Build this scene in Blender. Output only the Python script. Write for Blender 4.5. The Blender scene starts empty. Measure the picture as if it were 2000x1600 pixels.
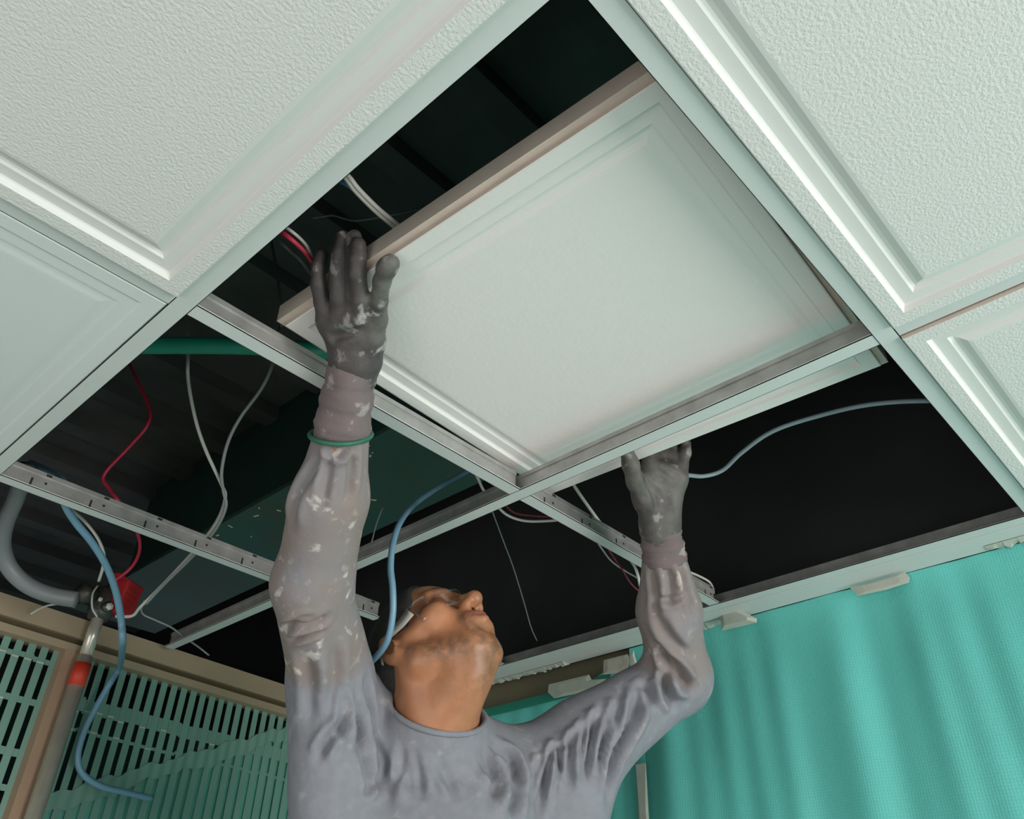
import bpy, bmesh, math, random
import numpy as np
from mathutils import Vector, Matrix
from mathutils.bvhtree import BVHTree

random.seed(7)
C = bpy.context.scene.collection
SC = bpy.context.scene
H = 2.4                       # underside of the ceiling grid above the floor

# ------------------------------------------------------------------ camera
cam_d = bpy.data.cameras.new('camera')
cam = bpy.data.objects.new('camera', cam_d)
C.objects.link(cam)
cam_d.sensor_width = 36.0
cam_d.lens = 29.062
cam_d.clip_start = 0.02
R_ = Vector((0.67646259, -0.73620149, 0.02014298))
D_ = Vector((0.43910998, 0.38121937, -0.81354423))
F_ = Vector((0.59125358, 0.55917722, 0.58115406))
cam.matrix_world = Matrix(((R_.x, -D_.x, -F_.x, -0.2623362),
                           (R_.y, -D_.y, -F_.y, -0.7929374),
                           (R_.z, -D_.z, -F_.z, H - 0.6664902),
                           (0, 0, 0, 1)))
SC.camera = cam

# ------------------------------------------------------------------ light
SC.view_settings.view_transform = 'Standard'
SC.view_settings.look = 'None'
SC.view_settings.gamma = 1.0
SC.view_settings.use_curve_mapping = False
SC.view_settings.exposure = 0.0

world = bpy.data.worlds.new('world')
SC.world = world
world.use_nodes = True
world.node_tree.nodes['Background'].inputs[0].default_value = (0.82, 0.92, 1.0, 1)
world.node_tree.nodes['Background'].inputs[1].default_value = 0.6


def area_light(name, loc, target, sx, sy, power, col):
    d = bpy.data.lights.new(name, 'AREA')
    d.shape = 'RECTANGLE'
    d.size, d.size_y, d.energy, d.color = sx, sy, power, col
    o = bpy.data.objects.new(name, d)
    o.location = loc
    o.rotation_euler = (Vector(target) - Vector(loc)).to_track_quat('-Z', 'Y').to_euler()
    C.objects.link(o)
    return o


# daylight coming in through the shop window behind the camera's right shoulder
area_light('window_daylight', (0.6, -3.42, 1.25), (0.3, 0, 1.5), 1.5, 1.9, 90, (1.0, 0.92, 0.89))
# unseen fill lamp added left of the camera to brighten tile edges
area_light('added_fill_left', (-2.12, -0.6, 1.1), (0, -0.3, 1.4), 1.6, 1.9, 18, (1.0, 0.91, 0.86))


# ------------------------------------------------------------------ materials
def mat(name, col, rough=0.6, metal=0.0, var=0.0, vscale=8.0, bump=0.0, bscale=200.0, bdetail=3.0,
        col2=None, spec=0.5, bdist=0.002, trans=0.0):
    m = bpy.data.materials.new(name)
    m.use_nodes = True
    nt = m.node_tree
    b = nt.nodes['Principled BSDF']
    b.inputs['Base Color'].default_value = (*col, 1)
    b.inputs['Roughness'].default_value = rough
    b.inputs['Metallic'].default_value = metal
    b.inputs['Specular IOR Level'].default_value = spec
    tc = nt.nodes.new('ShaderNodeTexCoord')
    if var > 0 or col2:
        n = nt.nodes.new('ShaderNodeTexNoise')
        n.inputs['Scale'].default_value = vscale
        n.inputs['Detail'].default_value = 5
        nt.links.new(tc.outputs['Object'], n.inputs['Vector'])
        r = nt.nodes.new('ShaderNodeValToRGB')
        c2 = col2 if col2 else tuple(max(0, c * (1 - var)) for c in col)
        r.color_ramp.elements[0].position = 0.35
        r.color_ramp.elements[1].position = 0.65
        r.color_ramp.elements[0].color = (*c2, 1)
        r.color_ramp.elements[1].color = (*col, 1)
        nt.links.new(n.outputs['Fac'], r.inputs['Fac'])
        nt.links.new(r.outputs['Color'], b.inputs['Base Color'])
    if bump > 0:
        n2 = nt.nodes.new('ShaderNodeTexNoise')
        n2.inputs['Scale'].default_value = bscale
        n2.inputs['Detail'].default_value = bdetail
        nt.links.new(tc.outputs['Object'], n2.inputs['Vector'])
        bp = nt.nodes.new('ShaderNodeBump')
        bp.inputs['Strength'].default_value = bump
        bp.inputs['Distance'].default_value = bdist
        nt.links.new(n2.outputs['Fac'], bp.inputs['Height'])
        nt.links.new(bp.outputs['Normal'], b.inputs['Normal'])
    return m


def attr_mix(m, attr, col, scale=None, thr=(0.4, 0.6), strength=1.0):
    """mix a second own colour over the base where a vertex attribute (times an optional noise) says so"""
    nt = m.node_tree
    b = nt.nodes['Principled BSDF']
    src = b.inputs['Base Color'].links[0].from_socket if b.inputs['Base Color'].links else None
    a = nt.nodes.new('ShaderNodeAttribute')
    a.attribute_name = attr
    fac = a.outputs['Fac']
    if scale:
        tc = nt.nodes.new('ShaderNodeTexCoord')
        n = nt.nodes.new('ShaderNodeTexNoise')
        n.inputs['Scale'].default_value = scale
        n.inputs['Detail'].default_value = 4
        n.inputs['Distortion'].default_value = 0.25
        nt.links.new(tc.outputs['Object'], n.inputs['Vector'])
        mr = nt.nodes.new('ShaderNodeMapRange')
        mr.inputs[1].default_value, mr.inputs[2].default_value = thr
        nt.links.new(n.outputs['Fac'], mr.inputs[0])
        mu = nt.nodes.new('ShaderNodeMath')
        mu.operation = 'MULTIPLY'
        nt.links.new(fac, mu.inputs[0])
        nt.links.new(mr.outputs[0], mu.inputs[1])
        fac = mu.outputs[0]
    if strength != 1.0:
        ms = nt.nodes.new('ShaderNodeMath')
        ms.operation = 'MULTIPLY'
        ms.inputs[1].default_value = strength
        nt.links.new(fac, ms.inputs[0])
        fac = ms.outputs[0]
    mx = nt.nodes.new('ShaderNodeMix')
    mx.data_type = 'RGBA'
    nt.links.new(fac, mx.inputs[0])
    if src:
        nt.links.new(src, mx.inputs[6])
    else:
        mx.inputs[6].default_value = b.inputs['Base Color'].default_value
    mx.inputs[7].default_value = (*col, 1)
    nt.links.new(mx.outputs[2], b.inputs['Base Color'])


M = {}
M['tile'] = mat('tile_face', (0.74, 0.735, 0.71), 0.85, bump=0.34, bscale=290, bdetail=2.0, bdist=0.003, spec=0.2)
M['moulding'] = mat('tile_moulding', (0.74, 0.735, 0.71), 0.8, spec=0.2)
M['tile_smooth'] = mat('tile_smooth_face', (0.70, 0.735, 0.735), 0.8, bump=0.05, bscale=60, spec=0.2)
M['tile_edge'] = mat('tile_raw_edge', (0.70, 0.60, 0.52), 0.9, var=0.10, vscale=20, bump=0.2, bscale=300)
M['white_metal'] = mat('white_painted_steel', (0.66, 0.70, 0.68), 0.45, var=0.04, vscale=5)
M['galv'] = mat('galvanised_steel', (0.50, 0.50, 0.48), 0.42, 0.55, var=0.25, vscale=30)
M['slot'] = mat('punched_hole', (0.02, 0.022, 0.02), 0.9)
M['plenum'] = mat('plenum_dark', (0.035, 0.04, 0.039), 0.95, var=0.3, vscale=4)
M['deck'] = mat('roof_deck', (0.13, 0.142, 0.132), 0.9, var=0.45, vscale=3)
M['beam'] = mat('beam_green_paint', (0.022, 0.095, 0.08), 0.65, col2=(0.045, 0.075, 0.055), vscale=5)
M['fleck'] = mat('plaster_fleck', (0.6, 0.62, 0.58), 0.9)
M['teal_pipe'] = mat('teal_plastic', (0.02, 0.36, 0.24), 0.45, var=0.1)
M['tan'] = mat('tan_aluminium', (0.42, 0.33, 0.22), 0.5, 0.0, var=0.12, vscale=6)
M['tan_dark'] = mat('groove_dark', (0.10, 0.075, 0.035), 0.7)
M['brown'] = mat('brown_aluminium', (0.40, 0.27, 0.18), 0.5, var=0.1)
M['film'] = mat('green_film', (0.19, 0.36, 0.295), 0.55, var=0.12, vscale=5)
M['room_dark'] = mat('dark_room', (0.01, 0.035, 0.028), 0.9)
M['floor'] = mat('floor_screed', (0.58, 0.57, 0.55), 0.8, var=0.15, vscale=3)
M['wall'] = mat('wall_paint', (0.62, 0.64, 0.60), 0.85)
M['tape'] = mat('masking_tape', (0.52, 0.56, 0.49), 0.75, var=0.08, vscale=40)
M['tape_cream'] = mat('masking_tape_cream', (0.58, 0.53, 0.46), 0.75, var=0.08, vscale=40)
M['chrome'] = mat('pole_steel', (0.72, 0.68, 0.58), 0.25, 0.5, var=0.15, vscale=25)
M['red'] = mat('red_tape', (0.62, 0.045, 0.02), 0.5)
M['red_box'] = mat('red_plastic', (0.52, 0.03, 0.035), 0.45, var=0.2, vscale=30)
M['iron'] = mat('cast_iron', (0.12, 0.125, 0.11), 0.45, 0.6, var=0.4, vscale=40)
M['conduit'] = mat('grey_conduit', (0.22, 0.24, 0.25), 0.4, var=0.1)
M['wire_white'] = mat('white_wire', (0.60, 0.60, 0.55), 0.5)
M['wire_grey'] = mat('grey_wire', (0.30, 0.33, 0.32), 0.5)
M['wire_cable'] = mat('bluish_grey_cable', (0.30, 0.38, 0.42), 0.45)
M['wire_red'] = mat('red_wire', (0.55, 0.03, 0.07), 0.45)
M['wire_maroon'] = mat('maroon_wire', (0.22, 0.03, 0.05), 0.5)
M['wire_dark'] = mat('dark_wire', (0.12, 0.13, 0.13), 0.6)
M['wire_blue'] = mat('blue_wire', (0.05, 0.16, 0.26), 0.5)
M['hose'] = mat('blue_hose', (0.17, 0.33, 0.45), 0.35, var=0.05)
M['lens'] = mat('clear_plastic', (0.97, 0.98, 0.98), 0.08)
_nt = M['lens'].node_tree
_tr = _nt.nodes.new('ShaderNodeBsdfTransparent')
_gl = _nt.nodes.new('ShaderNodeBsdfGlossy')
_gl.inputs['Roughness'].default_value = 0.12
_mx = _nt.nodes.new('ShaderNodeMixShader')
_mx.inputs[0].default_value = 0.16
_nt.links.new(_tr.outputs[0], _mx.inputs[1])
_nt.links.new(_gl.outputs[0], _mx.inputs[2])
_nt.links.new(_mx.outputs[0], _nt.nodes['Material Output'].inputs['Surface'])
M['temple'] = mat('clear_grey_plastic', (0.50, 0.47, 0.43), 0.3)
M['hair'] = mat('short_grey_hair', (0.05, 0.048, 0.045), 0.8, var=0.4, vscale=120, bump=0.6, bscale=500)
M['trouser'] = mat('trouser_cloth', (0.06, 0.065, 0.08), 0.85, bump=0.2, bscale=200)
M['shoe'] = mat('shoe_leather', (0.03, 0.028, 0.025), 0.6)
M['plank'] = mat('platform_steel', (0.30, 0.30, 0.29), 0.5, 0.5, var=0.2)
M['band'] = mat('green_rubber', (0.03, 0.16, 0.10), 0.5, var=0.15, vscale=60)
M['glass'] = mat('pane_glass', (0.9, 0.95, 0.93), 0.02)
M['glass'].node_tree.nodes['Principled BSDF'].inputs['Transmission Weight'].default_value = 1.0
M['glass'].node_tree.nodes['Principled BSDF'].inputs['IOR'].default_value = 1.3


def green_sheet_mat():
    m = mat('green_woven_sheet', (0.165, 0.72, 0.65), 0.5, var=0.12, vscale=2.2)
    nt = m.node_tree
    b = nt.nodes['Principled BSDF']
    tc = nt.nodes.new('ShaderNodeTexCoord')
    hs = []
    for ax in ('Y', 'Z'):
        wv = nt.nodes.new('ShaderNodeTexWave')
        wv.bands_direction = ax
        wv.inputs['Scale'].default_value = 62
        wv.inputs['Distortion'].default_value = 0.4
        nt.links.new(tc.outputs['Object'], wv.inputs['Vector'])
        hs.append(wv.outputs['Fac'])
    ad = nt.nodes.new('ShaderNodeMath')
    nt.links.new(hs[0], ad.inputs[0])
    nt.links.new(hs[1], ad.inputs[1])
    bp = nt.nodes.new('ShaderNodeBump')
    bp.inputs['Strength'].default_value = 0.12
    bp.inputs['Distance'].default_value = 0.001
    nt.links.new(ad.outputs[0], bp.inputs['Height'])
    nt.links.new(bp.outputs['Normal'], b.inputs['Normal'])
    src = b.inputs['Base Color'].links[0].from_socket
    mr = nt.nodes.new('ShaderNodeMapRange')
    mr.inputs[2].default_value = 2.0
    mr.inputs[3].default_value = 0.93
    mr.inputs[4].default_value = 1.05
    nt.links.new(ad.outputs[0], mr.inputs[0])
    mx = nt.nodes.new('ShaderNodeVectorMath')
    mx.operation = 'SCALE'
    nt.links.new(src, mx.inputs[0])
    nt.links.new(mr.outputs[0], mx.inputs['Scale'])
    nt.links.new(mx.outputs[0], b.inputs['Base Color'])
    return m


M['sheet'] = green_sheet_mat()


# ------------------------------------------------------------------ object helpers
def link_mesh(name, me, mats, parent=None):
    o = bpy.data.objects.new(name, me)
    C.objects.link(o)
    for m in (mats if isinstance(mats, (list, tuple)) else [mats]):
        me.materials.append(M[m] if isinstance(m, str) else m)
    if parent:
        o.parent = parent
        o.matrix_parent_inverse = parent.matrix_world.inverted() if parent.type != 'EMPTY' else Matrix.Translation(-parent.location)
    return o


def tag(o, label, cat, group=None):
    o['label'] = label
    o['category'] = cat
    if group:
        o['group'] = group
    return o


def struct(o):
    o['kind'] = 'structure'
    return o


def empty(name, loc, label, cat, group=None):
    o = bpy.data.objects.new(name, None)
    o.empty_display_size = 0.05
    o.location = loc
    C.objects.link(o)
    return tag(o, label, cat, group)


class MB:
    """collects boxes, tubes and faces, built as ONE mesh object"""

    def __init__(s):
        s.v, s.f, s.mi, s.sm = [], [], [], []

    def add(s, vs, fs, mi=0, smooth=False):
        n = len(s.v)
        s.v += [tuple(v) for v in vs]
        s.f += [tuple(i + n for i in f) for f in fs]
        s.mi += [mi] * len(fs)
        s.sm += [smooth] * len(fs)
        return s

    def box(s, a, b, mi=0, mtx=None):
        x0, y0, z0 = a
        x1, y1, z1 = b
        vs = [Vector(p) for p in ((x0, y0, z0), (x1, y0, z0), (x1, y1, z0), (x0, y1, z0),
                                  (x0, y0, z1), (x1, y0, z1), (x1, y1, z1), (x0, y1, z1))]
        if mtx:
            vs = [mtx @ v for v in vs]
        return s.add(vs, [(0, 3, 2, 1), (4, 5, 6, 7), (0, 1, 5, 4), (1, 2, 6, 5), (2, 3, 7, 6), (3, 0, 4, 7)], mi)

    def tube(s, pts, r, sides=8, mi=0, caps=True, closed=False):
        pts = [Vector(p) for p in pts]
        n = len(pts)
        rr = r if isinstance(r, (list, tuple)) else [r] * n
        tang = []
        for i in range(n):
            if closed:
                t = pts[(i + 1) % n] - pts[i - 1]
            else:
                t = pts[min(i + 1, n - 1)] - pts[max(i - 1, 0)]
            tang.append(t.normalized())
        ref = Vector((0, 0, 1)) if abs(tang[0].z) < 0.9 else Vector((1, 0, 0))
        nrm = (ref - tang[0] * ref.dot(tang[0])).normalized()
        vs, fs = [], []
        for i in range(n):
            nrm = (nrm - tang[i] * nrm.dot(tang[i])).normalized()
            bi = tang[i].cross(nrm)
            for k in range(sides):
                a = 2 * math.pi * k / sides
                vs.append(pts[i] + (nrm * math.cos(a) + bi * math.sin(a)) * rr[i])
        for i in range(n if closed else n - 1):
            j = (i + 1) % n
            for k in range(sides):
                k2 = (k + 1) % sides
                fs.append((i * sides + k, i * sides + k2, j * sides + k2, j * sides + k))
        if caps and not closed:
            fs.append(tuple(range(sides))[::-1])
            fs.append(tuple((n - 1) * sides + k for k in range(sides)))
        return s.add(vs, fs, mi, True)

    def build(s, name, mats, parent=None):
        me = bpy.data.meshes.new(name)
        me.from_pydata(s.v, [], s.f)
        me.polygons.foreach_set('material_index', s.mi)
        me.polygons.foreach_set('use_smooth', s.sm)
        me.update()
        return link_mesh(name, me, mats, parent)


def spline(pts, n=8):
    """Catmull-Rom through the points"""
    p = [Vector(q) for q in pts]
    p = [p[0] * 2 - p[1]] + p + [p[-1] * 2 - p[-2]]
    out = []
    for i in range(1, len(p) - 2):
        a, b, c, d = p[i - 1], p[i], p[i + 1], p[i + 2]
        for k in range(n):
            t = k / n
            out.append(0.5 * ((2 * b) + (c - a) * t + (2 * a - 5 * b + 4 * c - d) * t * t + (3 * b - a - 3 * c + d) * t ** 3))
    out.append(p[-2])
    return out


def wire(name, pts, r, m, label, cat='wire', group=None, parent=None, n=7, sides=8):
    o = MB().tube(spline(pts, n), r, sides).build(name, m, parent)
    if label:
        tag(o, label, cat, group)
    return o


# ------------------------------------------------------------------ room shell
XW, YW = 1.285, 1.124            # face of the partition on the right, foot point of the partition on the left
TH = math.atan2(0.061, 0.747)
LU = Vector((math.cos(TH), math.sin(TH), 0))
LN = Vector((math.sin(TH), -math.cos(TH), 0))
LO = Vector((0.211, 1.124, 0))


def lp(u, z, off=0.0):
    """point on the left partition: u along it, z up from the floor, off towards the room"""
    return LO + LU * u + LN * off + Vector((0, 0, z))


LM = Matrix(((LU.x, LN.x, 0, LO.x), (LU.y, LN.y, 0, LO.y), (0, 0, 1, 0), (0, 0, 0, 1)))   # (u, off, z) -> world

SLAB = H + 0.78
struct(MB().box((-2.3, -3.7, -0.1), (1.5, 3.7, 0)).build('floor', 'floor'))
# roof deck above the void, with its downstand ribs
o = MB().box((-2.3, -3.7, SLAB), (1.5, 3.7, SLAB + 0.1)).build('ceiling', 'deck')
struct(o)
rb = MB()
for k in range(20):
    y = -1.6 + 0.25 * k
    rb.box((-0.9, y - 0.03, SLAB - 0.045), (1.34, y + 0.03, SLAB + 0.001))
r_ = rb.build('deck_rib', 'deck', o)
r_['kind'] = 'stuff'
# masonry above the partitions, closing the void
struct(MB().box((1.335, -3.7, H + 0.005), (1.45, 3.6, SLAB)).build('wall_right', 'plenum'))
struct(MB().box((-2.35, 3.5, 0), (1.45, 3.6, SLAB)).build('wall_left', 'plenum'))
# room walls behind the camera: one with the shop window, one with the doorway
b = MB()
b.box((-2.4, -3.6, 0), (-1.3, -3.48, H)).box((1.45, -3.6, 0), (1.5, -3.48, H))
b.box((-1.3, -3.6, 0), (1.45, -3.48, 0.25)).box((-1.3, -3.6, 2.25), (1.45, -3.48, SLAB))
struct(b.build('wall_front', 'wall'))
b = MB()
b.box((-2.35, -3.6, 0), (-2.2, -1.5, H)).box((-2.35, 0.3, 0), (-2.2, 3.6, SLAB)).box((-2.35, -3.6, H), (-2.2, 0.3, SLAB)).box((-2.35, -1.5, 2.1), (-2.2, 0.3, SLAB))
struct(b.build('wall_back', 'wall'))

# ------------------------------------------------------------------ suspended ceiling beyond the frame (closes the void)
b = MB()
b.box((-2.2, -3.48, H + 0.012), (-1.212, 0.95, H + 0.03))
b.box((-1.212, -3.48, H + 0.012), (1.2, -1.812, H + 0.03))
b.box((-1.212, -1.812, H + 0.012), (-0.012, -0.612, H + 0.03))
o = b.build('ceiling', 'tile_smooth')
struct(o)


# ------------------------------------------------------------------ grid tees
def tee(name, axis, pos, a, b, label, group, zoff=0.0, slots=False, mains=False, web_from=None, web_to=None):
    """T bar: painted cap (the root mesh), galvanised web with bulb, row of punched slots"""
    hw = 0.012
    z = H + zoff

    def bx(mb, l0, l1, c0, c1, z0, z1):
        if axis == 'x':
            mb.box((l0, pos + c0, z0), (l1, pos + c1, z1))
        else:
            mb.box((pos + c0, l0, z0), (pos + c1, l1, z1))
    cap = MB()
    bx(cap, a, b, -hw, hw, z, z + 0.0012)
    bx(cap, a, b, -hw, -hw + 0.0008, z, z + 0.0025)
    bx(cap, a, b, hw - 0.0008, hw, z, z + 0.0025)
    root = cap.build(name, 'white_metal')
    tag(root, label, 'ceiling tee', group)
    wa, wb = (a if web_from is None else web_from), (b if web_to is None else web_to)
    web = MB()
    bx(web, wa, wb, -0.0012, 0.0012, z + 0.0012, z + 0.031)
    bx(web, wa, wb, -0.0032, 0.0032, z + 0.0295, z + 0.0365)
    web.build('web', 'galv', root)
    if slots:
        sl = MB()
        l = wa + 0.045
        while l < wb - 0.03:
            for sgn in (-1, 1):
                c0, c1 = (0.0012, 0.0015) if sgn > 0 else (-0.0015, -0.0012)
                bx(sl, l, l + 0.0035, c0, c1, z + 0.007, z + 0.021)
                bx(sl, l + 0.022, l + 0.026, c0, c1, z + 0.017, z + 0.021)
                c0, c1 = (0.0032, 0.0036) if sgn > 0 else (-0.0036, -0.0032)
                bx(sl, l + 0.020, l + 0.029, c0, c1, z + 0.031, z + 0.035)
            l += 0.1
        s_ = sl.build('slot_row', 'slot', root)
        s_['kind'] = 'stuff'
        s_['label'] = 'dark punched slots and holes'
    return root


G1 = 'tees of the ceiling grid'
tee('ceiling_tee', 'y', 0.0, -0.588, 1.118, 'long white main tee running diagonally beside the upper left tile', G1)
tee('ceiling_tee', 'y', 0.6, -0.588, 1.13, 'white main tee passing under the near edge of the lifted tile', G1)
tee('ceiling_tee', 'x', -0.6, -0.6, 1.192, 'long white main tee along the bright tiles by the green wall', G1, zoff=-0.0006)
tee('ceiling_tee', 'x', 0.0, 0.0125, 0.5875, 'white cross tee crossed by the raised gloved forearm', G1)
tee('ceiling_tee', 'x', 0.0, 0.6125, 1.192, 'white cross tee running from the middle crossing behind the far forearm', G1, slots=True)
tee('ceiling_tee', 'x', 0.0, -0.6, -0.0125, 'white cross tee between the two left tiles', G1)
tee('ceiling_tee', 'x', 0.6, 0.0125, 0.5875, 'dusty cross tee with punched slots above the grey conduit', G1, slots=True)
tee('ceiling_tee', 'x', 0.6, 0.6125, 0.80, 'short cut cross tee ending beside the blue hose and the head', G1, slots=True)
tee('ceiling_tee', 'x', 0.6, 1.075, 1.192, 'short stub of cross tee at the wall behind the chin', G1, slots=True)
tee('ceiling_tee', 'y', 0.6, -1.8, -0.6125, 'white tee between the two tiles at the right edge', G1)
tee('ceiling_tee', 'x', 0.6, -0.6, -0.0125, 'white tee beyond the smooth left tile', G1)
tee('ceiling_tee', 'y', -0.6, -0.6, 1.1, 'white tee beyond the left tiles, out of view', G1, zoff=-0.0012)
tee('ceiling_tee', 'x', -1.2, 0.0, 1.192, 'white tee beyond the upper right tile, out of view', G1, zoff=-0.0012)
tee('ceiling_tee', 'y', 0.0, -1.8, -0.6125, 'white tee above the top edge of the view', G1)


# ------------------------------------------------------------------ ceiling tiles
def tile_mesh(name, k=1.0):
    """moulded tile, centred, visible face down at z=0 (border), back at z=0.028"""
    hb, hf = 0.2868, 0.2955
    prof = [(0.000, 0.001), (0.0015, 0.0), (0.0205, 0.0), (0.0235, 0.0062), (0.0255, 0.0074), (0.040, 0.0066), (0.0425, 0.0088),
            (0.0455, 0.0098), (0.0500, 0.0088), (0.0575, 0.0042), (0.062, 0.0036)]
    loops = [(hf, 0.035), (hf, 0.0082), (hb, 0.0082)] + [(hb - d, z * k if i > 1 else z) for i, (d, z) in enumerate(prof)]
    vs, fs, mi = [], [], []
    for h, z in loops:
        vs += [(-h, -h, z), (h, -h, z), (h, h, z), (-h, h, z)]
    for i in range(len(loops) - 1):
        for k in range(4):
            k2 = (k + 1) % 4
            fs.append((i * 4 + k, (i + 1) * 4 + k, (i + 1) * 4 + k2, i * 4 + k2))
            mi.append(1 if i < 3 else (0 if i < 5 else 2))
    n = (len(loops) - 1) * 4
    fs.append((n + 3, n + 2, n + 1, n))
    mi.append(0)
    fs.append((0, 1, 2, 3))
    mi.append(1)
    me = bpy.data.meshes.new(name)
    me.from_pydata(vs, [], fs)
    me.polygons.foreach_set('material_index', mi)
    me.update()
    return me


tm = tile_mesh('ceiling_tile')
tm.materials.append(M['tile'])
tm.materials.append(M['tile_edge'])
tm.materials.append(M['moulding'])
GT = 'moulded ceiling tiles in the grid'


def tile(i, j, label, group=GT, me=tm, z=0.0):
    o = bpy.data.objects.new('ceiling_tile', me)
    C.objects.link(o)
    o.location = (0.6 * i + 0.3, 0.6 * j + 0.3, H - 0.0065 + z)
    o.rotation_euler = (0, 0, math.pi * random.choice((0, 1)))
    return tag(o, label, 'ceiling tile', group)


tile(-1, -1, 'large textured white moulded tile filling the upper left, above the smooth tile')
tile(0, -2, 'textured white moulded tile filling the upper right corner')
tile(1, -2, 'white moulded tile at the right edge below the upper right one')
tm2 = tile_mesh('ceiling_tile_smooth', 0.18)
tm2.materials.append(M['tile_smooth'])
tm2.materials.append(M['tile_edge'])
tm2.materials.append(M['tile_smooth'])
tile(-1, 0, 'smooth bluish white tile at the left edge below the textured tile', me=tm2, z=0.0062)
for ij in ((-2, -1), (-2, 0), (-2, 1), (-1, 1), (0, -3), (1, -3)):
    tile(*ij, 'white moulded ceiling tile just outside the view', 'tiles outside the view')

# the tile being lifted in
lt = bpy.data.objects.new('ceiling_tile', tile_mesh('ceiling_tile_fresh', 0.6))
M['tile_lift'] = mat('tile_face_lifted', (0.84, 0.815, 0.785), 0.85, bump=0.12, bscale=150, bdetail=2.5, bdist=0.003, spec=0.2)
lt.data.materials.append(M['tile_lift'])
lt.data.materials.append(M['tile_edge'])
lt.data.materials.append(M['tile_lift'])
C.objects.link(lt)
lt.location = (0.4305, -0.282, H + 0.0505)
lt.rotation_euler = (-0.008, -0.014, 0.055)
tag(lt, 'white moulded tile with cream raw edges lifted above the grid by both gloved hands', 'ceiling tile', GT)

# ------------------------------------------------------------------ wall edge on the right: angle, filler strip, header, green sheets, tape
b = MB()
b.box((1.194, -3.4, H), (1.219, 1.22, H + 0.0012)).build
ang = b.build('trim_1', 'white_metal')
struct(ang)
web = MB().box((1.2175, -3.4, H + 0.001), (1.219, 1.22, H + 0.031)).box((1.194, -3.4, H), (1.1948, 1.22, H + 0.0025))
web.build('web', 'galv', ang)
# rough filler strip between the angle and the partition, with a torn outer lip
fs_ = MB()
rng = np.random.RandomState(3)
y = -3.4
fs_.box((1.2195, -3.4, H - 0.0008), (1.2868, 1.21, H + 0.006))
fstrip = fs_.build('trim_2', 'white_metal')
struct(fstrip)
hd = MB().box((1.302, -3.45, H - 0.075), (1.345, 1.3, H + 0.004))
M['tan_shaded'] = mat('tan_aluminium_shaded', (0.17, 0.145, 0.09), 0.6, var=0.15, vscale=6)  # tan header metal with the shade under the filler put into its colour
hdr = hd.build('trim_3', 'tan_shaded')
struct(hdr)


def torn_strip(name, y0, y1, label, seed, depth=0.012, xin=1.262, xout=1.287, z=H - 0.002, m='tape'):
    """a strip of torn masking tape stuck under the filler with a ragged, curled outer edge"""
    r = np.random.RandomState(seed)
    n = max(8, int(abs(y1 - y0) / 0.006))
    vs, fs = [], []
    for i in range(n + 1):
        yy = y0 + (y1 - y0) * i / n
        e = xout + r.uniform(-depth, depth * 0.3) * (0.4 + 0.6 * r.rand())
        dz = r.uniform(-0.005, 0.001)
        vs += [(xin, yy, z), ((xin + e) / 2, yy + r.uniform(-.001, .001), z - 0.001 + dz * 0.3), (e, yy + r.uniform(-.003, .003), z + dz),
               (xin, yy, z + 0.0012), (e, yy, z + dz + 0.0012)]
    for i in range(n):
        a, c = i * 5, i * 5 + 5
        fs += [(a, c, c + 1, a + 1), (a + 1, c + 1, c + 2, a + 2), (a + 3, a + 4, c + 4, c + 3), (a + 2, c + 2, c + 4, a + 4)]
    o = MB().add(vs, fs).build(name, m)
    return tag(o, label, 'tape', 'torn tape along the wall edge')


torn_strip('masking_tape', -0.62, -0.50, 'ragged torn white tape at the right end of the wall strip', 1)
torn_strip('masking_tape', 0.00, 0.10, 'ragged torn white tape where the cross tee meets the wall', 2, depth=0.022, xout=1.296)
torn_strip('masking_tape', 0.46, 0.74, 'frayed torn white tape beside the chin', 4, depth=0.014)


def tape_piece(pts, label, m='tape', cat='tape', th=0.0012, nrm=(-1, 0, 0), bow=0.003):
    """a flat piece of tape with rounded outline and slight bow; pts is its outline"""
    pts = [Vector(p) for p in pts]
    nv = Vector(nrm)
    c = sum(pts, Vector()) / len(pts)
    vs = [c + nv * bow]
    n = len(pts)
    vs += [p for p in pts]
    vs += [p.lerp(c, 0.35) + nv * bow * 0.9 for p in pts]
    vs += [p - nv * th for p in pts]
    fs = []
    for i in range(n):
        j = (i + 1) % n
        fs += [(0, 1 + n + i, 1 + n + j), (1 + i, 1 + j, 1 + n + j, 1 + n + i), (1 + j, 1 + i, 1 + 2 * n + i, 1 + 2 * n + j)]
    fs.append(tuple(1 + 2 * n + i for i in range(n)))
    o = MB().add(vs, fs).build('masking_tape', m)
    bm = bmesh.new()
    bm.from_mesh(o.data)
    bmesh.ops.recalc_face_normals(bm, faces=bm.faces)
    bm.to_mesh(o.data)
    bm.free()
    return tag(o, label, cat, 'torn tape along the wall edge')


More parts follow.
